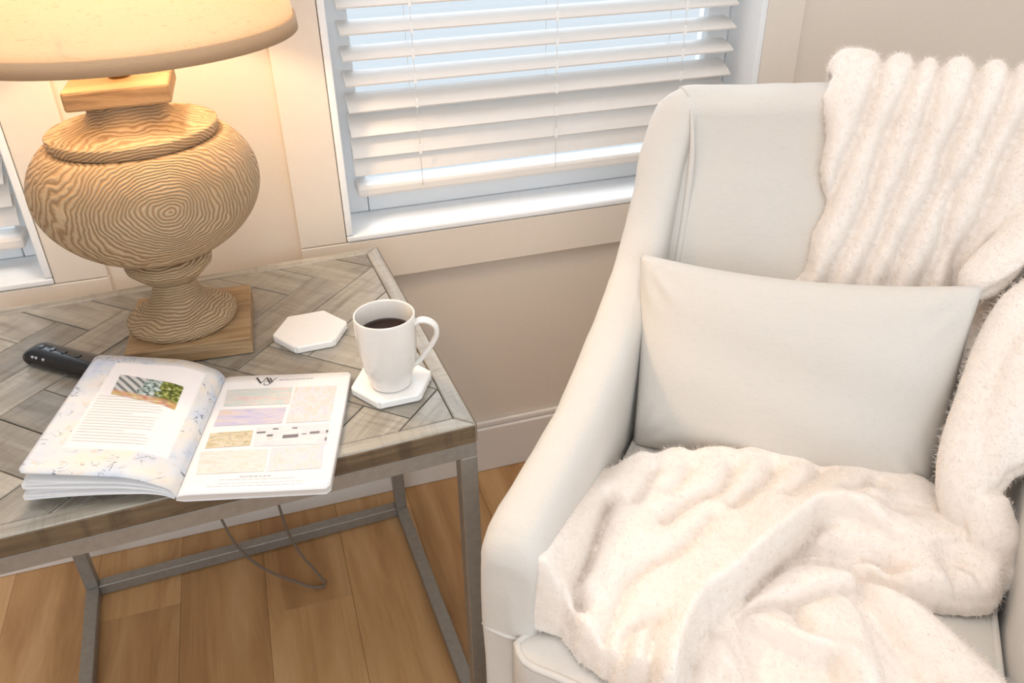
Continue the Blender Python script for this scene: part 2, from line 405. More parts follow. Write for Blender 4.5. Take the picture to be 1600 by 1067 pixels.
# ================================================================ SIDE TABLE
TA = 0.0503; TZ = 0.60
XL, XR, YB, YF = -0.608, 0.0, -0.0738, -0.6111
TB = thing('side_table', (0, 0, 0), TA); tag(TB, 'grey wooden herringbone side table on a square steel frame', 'table')
ZW = 0.5735; ZM = 0.551; bt = 0.022
box('tabletop_core', (XL+0.010, YF+0.010, ZW), (XR-0.010, YB-0.010, TZ-0.006), M['groove'], TB)
def prism(name, poly, z0, z1, mat, parent, bev=0.0012, rot=0.0):
    """polygon extruded; object origin at its centroid, local x along rot."""
    cx = sum(p[0] for p in poly)/len(poly); cy = sum(p[1] for p in poly)/len(poly); c, s = math.cos(-rot), math.sin(-rot)
    L = [((p[0]-cx)*c-(p[1]-cy)*s, (p[0]-cx)*s+(p[1]-cy)*c) for p in poly]; n = len(L)
    V = [(a, b, z0-z1) for a, b in L]+[(a, b, 0) for a, b in L]
    F = [tuple(range(n-1, -1, -1)), tuple(range(n, 2*n))]+[(k, (k+1) % n, n+(k+1) % n, n+k) for k in range(n)]
    me = mesh(name, V, F); bm = bmesh.new(); bm.from_mesh(me)
    es = [e for e in bm.edges if all(v.co.z > -1e-6 for v in e.verts)]
    if bev: bmesh.ops.bevel(bm, geom=es, offset=bev, segments=1, affect='EDGES')
    bm.to_mesh(me); bm.free()
    o = link(name, me, mat, parent); o.location = (cx, cy, z1); o.rotation_euler = (0, 0, rot); return o
BW = 0.0215
g = 0.0006
def border(poly, rot): prism('border_board', poly, ZW-0.0002, TZ, M['tabletop'], TB, 0.0015, rot)
border([(XL, YF), (XR, YF), (XR-BW, YF+BW-g), (XL+BW, YF+BW-g)], 0)
border([(XR, YB), (XL, YB), (XL+BW, YB-BW+g), (XR-BW, YB-BW+g)], 0)
border([(XR, YF+g), (XR, YB-g), (XR-BW+g, YB-BW), (XR-BW+g, YF+BW)], math.pi/2)
border([(XL, YB-g), (XL, YF+g), (XL+BW-g, YF+BW), (XL+BW-g, YB-BW)], math.pi/2)
def clip(poly, x0, x1, y0, y1):
    for ax, val, sg in ((0, x0, 1), (0, x1, -1), (1, y0, 1), (1, y1, -1)):
        out = []
        for k in range(len(poly)):
            p, q = poly[k], poly[(k+1) % len(poly)]; dp, dq = sg*(p[ax]-val), sg*(q[ax]-val)
            if dp >= 0: out.append(p)
            if (dp >= 0) != (dq >= 0):
                f = dp/(dp-dq); out.append((p[0]+f*(q[0]-p[0]), p[1]+f*(q[1]-p[1])))
        poly = out
        if not poly: return []
    return poly
a_ = 0.0665; nn = 4; rr = math.sqrt(0.5); gp = 0.0007
def to_t(p, r):   # herringbone axes -> table axes ; p along "/", r along "\"
    return ((p*rr)+(r*rr)-0.305, (p*rr)-(r*rr)-0.335)
rng = random.Random(3)
for j in range(-14, 15):
    for mm in range(-4, 5):
        for kind in (0, 1):
            if kind == 0: lo = (j+2*nn*mm, j); hi = (lo[0]+nn, j+1)
            else: lo = (j, j-2*nn+1-2*nn*mm); hi = (j+1, lo[1]+nn)
            p0, r0, p1, r1 = lo[0]*a_+gp, lo[1]*a_+gp, hi[0]*a_-gp, hi[1]*a_-gp
            poly = clip([to_t(p0, r0), to_t(p1, r0), to_t(p1, r1), to_t(p0, r1)], XL+BW+g, XR-BW-g, YF+BW+g, YB-BW-g)
            if len(poly) < 3: continue
            ar = 0.5*sum(poly[k][0]*poly[(k+1) % len(poly)][1]-poly[(k+1) % len(poly)][0]*poly[k][1] for k in range(len(poly)))
            if abs(ar) < 1.5e-5: continue
            if ar < 0: poly = poly[::-1]
            prism('plank', poly, TZ-0.007, TZ-rng.choice([0.0, 0.0003, 0.0006, 0.0009]), M['tabletop'], TB, 0.0009, math.pi/4 if kind == 0 else -math.pi/4)
# edge faces of the top: dark boards
for lo, hi in (((XL+.001, YF-0.0015, ZW), (XR-.001, YF+0.004, TZ-0.0018)), ((XL+.001, YB-0.004, ZW), (XR-.001, YB+0.0015, TZ-0.0018)),
               ((XR-0.004, YF+.001, ZW), (XR+0.0015, YB-.001, TZ-0.0018)), ((XL-0.0015, YF+.001, ZW), (XL+0.004, YB-.001, TZ-0.0018))):
    box('edge_band', lo, hi, M['edge'], TB, 0.0008, 1)
# steel frame
for nm, lo, hi in (('frame_rail', (XL, YF, ZM), (XR, YF+bt, ZW-0.0005)), ('frame_rail', (XL, YB-bt, ZM), (XR, YB, ZW-0.0005)),
                   ('frame_rail', (XL, YF+bt, ZM), (XL+bt, YB-bt, ZW-0.0005)), ('frame_rail', (XR-bt, YF+bt, ZM), (XR, YB-bt, ZW-0.0005)),
                   ('leg', (XL, YF, 0.0), (XL+bt, YF+bt, ZM)), ('leg', (XR-bt, YF, 0.0), (XR, YF+bt, ZM)),
                   ('leg', (XL, YB-bt, 0.0), (XL+bt, YB, ZM)), ('leg', (XR-bt, YB-bt, 0.0), (XR, YB, ZM)),
                   ('floor_rail', (XL+bt, YB-bt, 0.002), (XR-bt, YB, 0.024)),
                   ('floor_rail', (XL, YF+bt, 0.002), (XL+bt, YB-bt, 0.024)), ('floor_rail', (XR-bt, YF+bt, 0.002), (XR, YB-bt, 0.024))):
    box(nm, lo, hi, M['metal'], TB, 0.0012, 1)

# ================================================================ LAMP
LZ = TZ+0.0005
LP = thing('table_lamp', (-0.290, -0.276, LZ), -0.045); tag(LP, 'turned wooden urn table lamp with a cream linen shade, lit', 'lamp')
box('base_block', (-0.080, -0.080, 0), (0.080, 0.080, 0.026), M['blockwood'], LP, 0.002)
prof = [(0.0715, 0.0265), (0.0730, 0.030), (0.0728, 0.036), (0.066, 0.041), (0.052, 0.0485), (0.040, 0.058), (0.032, 0.070), (0.0285, 0.082), (0.0290, 0.090)]
lathe('foot', prof, M['lampwood'], LP)
lathe('collar', [(0.030, 0.0905), (0.037, 0.093), (0.041, 0.097), (0.048, 0.104), (0.0550, 0.111), (0.0565, 0.118), (0.053, 0.1245), (0.046, 0.127)], M['lampwood'], LP)
bp = [(0.044, 0.1272)]
for k in range(49):
    z = 0.1285+(0.2845-0.1285)*k/48
    d = (0.226-z)/0.105 if z < 0.226 else (z-0.226)/0.082
    bp.append((0.1385*max(0.0, 1-abs(d)**2.0)**(0.56 if z < 0.226 else 0.35), z))
bp = bp+[(0.086, 0.2848)]
lathe('belly', bp, M['lampwood'], LP, 128)
lathe('shoulder_disc', [(0.096, 0.2850), (0.0985, 0.2862), (0.1000, 0.2880), (0.1005, 0.2985), (0.0985, 0.3000), (0.085, 0.302), (0.066, 0.306), (0.053, 0.312), (0.047, 0.319), (0.045, 0.328), (0.047, 0.335)], M['lampwood'], LP)
bl = box('cap_block', (-0.058, -0.058, 0.3355), (0.058, 0.058, 0.358), M['blockwood'], LP, 0.003); bl.rotation_euler = (0, 0, 0.03)
M['brass'] = plain('brass', srgb(176, 142, 78), 0.35, 0.9)
lathe('socket', [(0.012, 0.3585), (0.012, 0.40), (0.019, 0.402), (0.019, 0.445), (0.014, 0.447)], M['brass'], LP, 32)
tb = NT('bulb_glow'); em = tb.n('Emission'); em.inputs[0].default_value = (1, 0.72, 0.40, 1); em.inputs[1].default_value = 6.0; tb.l(em.outputs[0], tb.out.inputs[0]); M['bulb'] = tb.m
lathe('bulb', [(0.013, 0.4475), (0.016, 0.455), (0.028, 0.475), (0.031, 0.492), (0.026, 0.510), (0.012, 0.520)], M['bulb'], LP, 32)
# shade: thin shell with a rolled fabric band at its lower rim
zb = 0.4035; R0, R1 = 0.200, 0.165; zt = 0.70; th = 0.0016
V = []; F = []; n = 128; lv = 12
for sh in (0, 1):
    for j in range(lv+1):
        f = j/lv; r = R0+(R1-R0)*f-(th if sh else 0)
        for i in range(n): V.append((r*math.cos(2*math.pi*i/n), r*math.sin(2*math.pi*i/n), zb+(zt-zb)*f))
for sh in (0, 1):
    o_ = sh*(lv+1)*n
    for j in range(lv):
        for i in range(n):
            k = (i+1) % n; q = (o_+j*n+i, o_+j*n+k, o_+(j+1)*n+k, o_+(j+1)*n+i); F.append(q if not sh else q[::-1])
for i in range(n):
    k = (i+1) % n; o2 = (lv+1)*n
    F.append((i, o2+i, o2+k, k)); F.append((lv*n+i, lv*n+k, o2+lv*n+k, o2+lv*n+i))
sh = link('lamp_shade', mesh('lamp_shade', V, F), M['shade'], LP, True)
sbd = lathe('shade_band', [(R0-0.0028, zb-0.001), (R0+0.0022, zb-0.001), (R0+0.0012, zb+0.0145), (R0-0.0004, zb+0.0152), (R0-0.0048, zb+0.0145), (R0-0.0028, zb-0.001)], M['shadeband'], sh, 128, True, False)
for k in range(3):
    a = k*2.094+0.4
    tube('shade_spoke', [(0.019*math.cos(a), 0.019*math.sin(a), 0.43), (0.1*math.cos(a), 0.1*math.sin(a), 0.436), ((R0-0.008)*math.cos(a), (R0-0.008)*math.sin(a), 0.44)], 0.0012, M['brass'], sh, 6)
pl = bpy.data.lights.new('lamp_bulb_light', 'POINT'); pl.energy = 7.5; pl.color = (1.0, 0.74, 0.46); pl.shadow_soft_size = 0.035
po = bpy.data.objects.new('lamp_bulb_light', pl); COL.objects.link(po); po.location = (-0.296, -0.274, LZ+0.545)
# the turned body leans very slightly to the left of its base block
LEAN = Matrix.Translation((0, 0, 0.026)) @ Matrix.Rotation(-0.010, 4, Vector((0.17, 0.98, 0.0))) @ Matrix.Translation((-0.010, 0.0, -0.0258))
for o in list(LP.children):
    if o.name.split('.')[0] in ('foot', 'collar', 'belly', 'shoulder_disc', 'cap_block', 'socket', 'bulb'):
        o.matrix_basis = LEAN @ o.matrix_basis
# power cord hanging behind the table and looping on the floor
cp = smooth_path([(-0.40, -0.035, 0.56), (-0.385, -0.036, 0.30), (-0.358, -0.050, 0.075), (-0.325, -0.125, 0.034), (-0.292, -0.170, 0.024), (-0.235, -0.215, 0.012), (-0.195, -0.238, 0.006), (-0.180, -0.238, 0.005), (-0.186, -0.222, 0.010), (-0.215, -0.170, 0.030), (-0.233, -0.120, 0.046), (-0.243, -0.060, 0.068), (-0.252, -0.034, 0.20), (-0.262, -0.03, 0.34)], 110)
cp[:, 2] = np.maximum(cp[:, 2], 0.0032)
tag(tube('power_cord', cp, 0.0026, M['cord'], None, 8), 'thin grey power cord looping on the floor under the table', 'cord')

# ================================================================ COASTERS, MUG, REMOTE
def coaster(loc, rz, label):
    n = 6; prf = [(0.0490, 0.0), (0.0525, 0.0022), (0.0525, 0.0095), (0.0508, 0.0115)]
    V = [(r*math.cos(k*math.pi/3), r*math.sin(k*math.pi/3), z) for r, z in prf for k in range(n)]
    F = [(j*n+k, j*n+(k+1) % n, (j+1)*n+(k+1) % n, (j+1)*n+k) for j in range(len(prf)-1) for k in range(n)]
    F += [tuple(range(n-1, -1, -1)), tuple(range((len(prf)-1)*n, len(prf)*n))]
    me = mesh('coaster', V, F)
    bm = bmesh.new(); bm.from_mesh(me); es = [e for e in bm.edges if abs((e.verts[0].co-e.verts[1].co).z) > 0.004]
    bmesh.ops.bevel(bm, geom=es, offset=0.003, segments=3, affect='EDGES'); bm.to_mesh(me); bm.free()
    o = link('coaster', me, M['marble']); o.location = loc; o.rotation_euler = (0, 0, rz)
    tag(o, label, 'coaster', 'hexagonal coasters on the side table'); return o
coaster((-0.134, -0.337, TZ+0.0003), math.radians(2), 'empty white hexagonal stone coaster next to the lamp')
coaster((-0.0495, -0.5005, TZ+0.0003), math.radians(2), 'white hexagonal stone coaster under the coffee mug')
MG = thing('coffee_mug', (-0.0510, -0.5080, TZ+0.0125), 0); tag(MG, 'white porcelain mug of black coffee on a coaster', 'mug')
outer = [(0.0225, 0.0), (0.0252, 0.0006), (0.0262, 0.003), (0.0275, 0.010), (0.0306, 0.022), (0.0336, 0.036), (0.0356, 0.052), (0.0366, 0.068), (0.0369, 0.084), (0.0370, 0.0965), (0.0366, 0.0985), (0.0358, 0.0990)]
inner = [(0.0350, 0.0984), (0.0345, 0.0965), (0.0342, 0.080), (0.0338, 0.066), (0.0325, 0.048), (0.0300, 0.030), (0.0260, 0.014), (0.018, 0.006)]
lathe('cup', outer+inner, M['porcelain'], MG, 72)
lathe('coffee', [(0.010, 0.072), (0.0338, 0.072), (0.0339, 0.0735), (0.0300, 0.0732), (0.008, 0.0732)], M['coffee'], MG, 64)
ha = -0.28
hp = smooth_path([(0.0345, 0.0, 0.084), (0.042, 0, 0.0885), (0.052, 0, 0.0875), (0.0605, 0, 0.080), (0.0615, 0, 0.070), (0.055, 0, 0.055), (0.046, 0, 0.042), (0.038, 0, 0.032), (0.0300, 0, 0.026)], 44)
V, F = tube_data(hp, [0.0055]*44, 14, (1.15, 0.62)); hme = mesh('handle', V, F); hd = link('handle', hme, M['porcelain'], MG, True); hd.rotation_euler = (0, 0, ha)

def remote():
    R_ = thing('remote_control', (-0.442, -0.322, TZ+0.0005), math.atan2(-0.058, 0.070)); tag(R_, 'slim black remote control half under the open magazine', 'remote')
    L, w, h = 0.075, 0.0205, 0.021
    V = []; F = []; ns = 26; nc = 20
    for i in range(ns+1):
        x = -L+2*L*i/ns; e = min(1.0, (L-abs(x))/0.012); k = math.sqrt(max(0.0, 1-(1-e)**2)); k = 0.35+0.65*k
        for j in range(nc):
            a = 2*math.pi*j/nc; c, s = math.cos(a), math.sin(a)
            V.append((x, w*k*math.copysign(abs(c)**0.65, c), h/2+h/2*k*math.copysign(abs(s)**0.75, s)))
    for i in range(ns):
        for j in range(nc): F.append((i*nc+j, i*nc+(j+1) % nc, (i+1)*nc+(j+1) % nc, (i+1)*nc+j))
    F.append(tuple(range(nc))[::-1]); F.append(tuple(range(ns*nc, ns*nc+nc)))
    me = mesh('remote_body', V, F); fixn(me); rb_ = link('remote_body', me, M['black'], R_, True)
    for k, xx in enumerate((-0.050, -0.0435, -0.031)):
        box('button_mark', (xx-0.0016, -0.0186, 0.0155), (xx+0.0016, -0.0166, 0.0192), M['icon'], rb_)
    for k, xx in enumerate((-0.055, -0.035, -0.015, 0.01)):
        lathe('button', [(0.0042, 0.0), (0.0042, 0.0012), (0.0034, 0.0018)], M['black'], rb_, 20).location = (xx, 0.003, 0.0203)
remote()
# ================================================================ MAGAZINE
BKL = 0.224
MZ = thing('open_magazine', (-0.306, -0.640, 0), math.radians(-14.17)); tag(MZ, 'open illustrated guide booklet lying on the side table', 'magazine')
LT = smooth_path([(0.0, .6080), (-.0035, .6165), (-.0195, .6275), (-.043, .6375), (-.074, .6425), (-.104, .6465), (-.150, .6520)], 40)
LB = smooth_path([(-0.002, .6050), (-.010, .6100), (-.022, .6132), (-.050, .6155), (-.080, .6165), (-.12, .6160), (-.158, .6140)], 40)
RT = smooth_path([(0.0, .6075), (.004, .6090), (.012, .6098), (.030, .6098), (.080, .6090), (.161, .6085)], 40)
RB = smooth_path([(-0.001, .6030), (.006, .6012), (.020, .6008), (.050, .6008), (.100, .6008), (.161, .6008)], 40)
def leaf(name, pa, pb, mat, y0=0.0, y1=BKL, ny=14, rnd=0.006):
    """solid sheet between two profiles (top pa, underside pb); rounded outer corners."""
    n = len(pa); V = []; F = []; uvs = []
    for j in range(ny+1):
        for i in range(n):
            f = j/ny; x, z = pa[i]
            d = (abs(pa[-1][0])-abs(x)); ins = 0.0
            if d < rnd: ins = rnd-math.sqrt(max(0.0, rnd*rnd-(rnd-d)**2))
            y = y0+ins+(y1-y0-2*ins)*f
            V.append((x, y, z)); uvs.append((i/(n-1), (y-y0)/(y1-y0)))
    m_ = len(V)
    for j in range(ny+1):
        for i in range(n):
            V.append((pb[i][0], V[j*n+i][1], pb[i][1])); uvs.append(uvs[j*n+i])
    flip = pa[-1][0] < 0
    def add(q): F.append(q[::-1] if flip else q)
    for j in range(ny):
        for i in range(n-1):
            a = j*n+i; add((a, a+1, a+n+1, a+n)); add((m_+a, m_+a+n, m_+a+n+1, m_+a+1))
    for i in range(n-1):
        add((i, m_+i, m_+i+1, i+1)); b = ny*n+i; add((b, b+1, m_+b+1, m_+b))
    for j in range(ny):
        a = j*n; add((a, a+n, m_+a+n, m_+a)); b = j*n+n-1; add((b, m_+b, m_+b+n, b+n))
    me = mesh(name, V, F); ul = me.uv_layers.new(name='UVMap')
    for lp in me.loops: ul.data[lp.index].uv = uvs[lp.vertex_index]
    o = link(name, me, mat, MZ)
    for p in me.polygons: p.use_smooth = abs(p.normal.z) > 0.5
    return o
M['paper'] = plain('page_paper', srgb(230, 229, 230), 0.5)
M['paperedge'] = plain('page_edges', srgb(214, 206, 200), 0.5)
def art_page():
    t = NT('illustrated_page'); tc = t.n('TexCoord'); sx = t.n('SeparateXYZ'); t.l(tc.outputs['UV'], sx.inputs[0])
    u, v = sx.outputs[0], sx.outputs[1]        # u 0 at the spine, 1 at the outer edge
    mp = t.n('Mapping'); mp.inputs['Scale'].default_value = (0.16, 0.224, 1); t.l(tc.outputs['UV'], mp.inputs[0]); P = mp.outputs[0]
    # rounded inner box mask
    du = t.math('SUBTRACT', t.math('ABSOLUTE', t.math('SUBTRACT', u, 0.490)), 0.325)
    dv = t.math('SUBTRACT', t.math('ABSOLUTE', t.math('SUBTRACT', v, 0.560)), 0.365)
    d = t.math('MAXIMUM', t.math('MULTIPLY', du, 0.16), t.math('MULTIPLY', dv, 0.224))
    edge = t.math('MULTIPLY', t.math('ADD', d, 0.0), 400.0, True)
    wash = t.n('TexNoise'); wash.inputs['Scale'].default_value = 22; wash.inputs['Detail'].default_value = 2; t.l(P, wash.inputs['Vector'])
    c = t.ramp(wash.outputs['Fac'], [(0.28, srgb(218, 190, 178)), (0.38, srgb(220, 212, 202)), (0.50, srgb(208, 210, 214)), (0.62, srgb(190, 200, 216)), (0.74, srgb(158, 172, 206))])
    ln = t.n('TexNoise'); ln.inputs['Scale'].default_value = 60; ln.inputs['Detail'].default_value = 1.5; ln.inputs['Distortion'].default_value = 1.2; t.l(P, ln.inputs['Vector'])
    contour = t.math('ABSOLUTE', t.math('SUBTRACT', ln.outputs['Fac'], 0.52))
    line = t.ramp(contour, [(0.006, (1, 1, 1, 1)), (0.016, (0, 0, 0, 1))])
    patch = t.ramp(t.noise(P, 45, 1), [(0.50, (0, 0, 0, 1)), (0.56, (1, 1, 1, 1))])
    c = t.mix(t.math('MULTIPLY', t.math('MULTIPLY', line, patch), 0.9), c, srgb(76, 76, 92))
    gold = t.ramp(t.noise(P, 85, 1), [(0.66, (0, 0, 0, 1)), (0.70, (1, 1, 1, 1))])
    c = t.mix(t.math('MULTIPLY', gold, 0.3), c, srgb(200, 168, 110))
    # fades towards the outer edge like a watercolour wash
    c = t.mix(t.math('MULTIPLY', u, 0.2), c, srgb(240, 236, 234))
    c = t.mix(edge, srgb(232, 229, 230), c)
    t.set(Base_Color=c, Roughness=0.5); return t.m
M['art'] = art_page()
# left: fan of leaves between the lifted cover and the top page
nl = 7
for k in range(nl):
    f0 = [0.0, 0.10, 0.22, 0.40, 0.50, 0.62, 0.965][k]; f1 = f0+(0.05 if k else 0.035)
    if k == nl-1: f1 = 1.0
    sc = 1.0-(0.0 if k == nl-1 else 0.012*((k*7) % 3))
    wob = np.array([math.sin(math.pi*min(1, i/39))*0.0016*((-1)**k) for i in range(40)])
    a = LB+(LT-LB)*f0; b = LB+(LT-LB)*f1
    if 0 < k < nl-1: a[:, 1] += wob; b[:, 1] += wob
    a[:, 0] *= sc; b[:, 0] *= sc
    PG_L = leaf('left_page' if k else 'back_cover', b, a, M['art'] if k == nl-1 else M['paper'], 0.0 if k == nl-1 else 0.0008*(k % 3), BKL-(0.0 if k == nl-1 else 0.0008))
leaf('page_stack', RB+(RT-RB)*0.86, RB+(RT-RB)*0.16, M['paperedge'], 0.0006, BKL-0.0006)
leaf('front_cover', RB+(RT-RB)*0.13, RB, M['paper'])
PG_R = leaf('right_page', RT, RB+(RT-RB)*0.89, M['paper'])
leaf('spine_fold', np.array([LB[0]+(LT[0]-LB[0])*k for k in (0.0, 0.4, 0.9)])*[1, 1]+[[-0.0015, 0], [0.0, 0], [0.0012, 0]], np.array([[-0.0015, .6030], [0.0, .6028], [0.0012, .6030]]), M['paperedge'])
def prof_z(pr, x):
    xs = pr[:, 0]; zz = pr[:, 1]
    return float(np.interp(x, xs, zz)) if xs[-1] > xs[0] else float(np.interp(-x, -xs, zz))
def print_patch(name, quad, mat, pr, lift=0.0004, nu=10, page=None):
    """flat print laid on the page; quad = tl, tr, br, bl in page coordinates."""
    V = []; F = []; uv = []
    for j in range(5):
        for i in range(nu+1):
            f, g_ = i/nu, j/4
            t0 = [quad[0][k]+(quad[1][k]-quad[0][k])*f for k in (0, 1)]; b0 = [quad[3][k]+(quad[2][k]-quad[3][k])*f for k in (0, 1)]
            x, y = [b0[k]+(t0[k]-b0[k])*g_ for k in (0, 1)]
            V.append((x, y, prof_z(pr, x)+lift)); uv.append((f, g_))
    for j in range(4):
        for i in range(nu): a = j*(nu+1)+i; F.append((a, a+1, a+nu+2, a+nu+1))
    me = mesh(name, V, F); ul = me.uv_layers.new(name='UVMap')
    for lp in me.loops: ul.data[lp.index].uv = uv[lp.vertex_index]
    return link(name, me, mat, PG_L if pr is LT else PG_R, True)
def strokes(name, lines, mat, pr, lift=0.0005):
    """printed strokes: list of (points, width)."""
    V = []; F = []
    for pts, w in lines:
        P = np.array(pts, float)
        for i in range(len(P)-1):
            a, b = P[i], P[i+1]; d = b-a; L_ = np.linalg.norm(d)
            if L_ < 1e-6: continue
            nrm = np.array([-d[1], d[0]])/L_*w/2; k = max(1, int(L_/0.006)); o_ = len(V)
            for s in range(k+1):
                q = a+d*s/k
                for sg in (-1, 1): V.append((q[0]+sg*nrm[0], q[1]+sg*nrm[1], prof_z(pr, q[0])+lift))
            for s in range(k): e = o_+2*s; F.append((e, e+2, e+3, e+1))
    me = mesh(name, V, F); fixn(me); return link(name, me, mat, PG_L if pr is LT else PG_R)
def photo(name, stops, scale, seed, dark=0.0, darkcol=None, stretch=(1, 1, 1)):
    t = NT(name); vv = t.coords('UV', stretch, (0, 0, 0), (seed*3.1, seed*1.7, 0))
    nz = t.noise(vv, scale, 3, 0.55, 0.8); c = t.ramp(nz, stops)
    if dark:
        k = t.ramp(t.noise(vv, scale*3.0, 3, 0.7), [(0.56, (0, 0, 0, 1)), (0.62, (1, 1, 1, 1))]); c = t.mix(t.math('MULTIPLY', k, dark), c, darkcol)
    t.set(Base_Color=t.mix(1.0, c, (0.84, 0.84, 0.86, 1), 'MULTIPLY'), Roughness=0.5); return t.m
S_ = srgb
prints = [
 ('p1', photo('print_beach', [(0.3, S_(226, 204, 200)), (0.45, S_(232, 222, 214)), (0.55, S_(206, 222, 218)), (0.7, S_(240, 226, 212))], 2.5, 1, .25, S_(190, 180, 184), (1, 2.2, 1))),
 ('p2', photo('print_collage', [(0.3, S_(226, 214, 226)), (0.45, S_(234, 232, 236)), (0.58, S_(236, 224, 212)), (0.7, S_(220, 224, 234))], 5.0, 2, .3, S_(202, 182, 182))),
 ('p3', photo('print_dusk', [(0.3, S_(188, 188, 224)), (0.48, S_(214, 208, 226)), (0.6, S_(226, 214, 212)), (0.75, S_(236, 208, 182))], 2.2, 3, .2, S_(186, 182, 204), (1, 2.0, 1))),
 ('p4', photo('print_tan', [(0.3, S_(206, 190, 150)), (0.5, S_(220, 208, 176)), (0.7, S_(234, 226, 206))], 2.6, 4, .7, S_(110, 96, 74), (1, 1.6, 1))),
 ('p5', photo('print_white_wall', [(0.35, S_(226, 224, 230)), (0.6, S_(242, 238, 238)), (0.75, S_(232, 214, 208))], 3.0, 5)),
 ('p6', photo('print_sand', [(0.3, S_(230, 216, 204)), (0.5, S_(240, 234, 226)), (0.7, S_(234, 226, 226))], 3.0, 6, .35, S_(190, 172, 158), (1, 2, 1))),
 ('p7', photo('print_pastel', [(0.3, S_(214, 222, 236)), (0.5, S_(238, 230, 230)), (0.65, S_(236, 224, 216)), (0.8, S_(228, 214, 214))], 3.2, 7, .25, S_(196, 190, 206), (2, 1, 1)))]
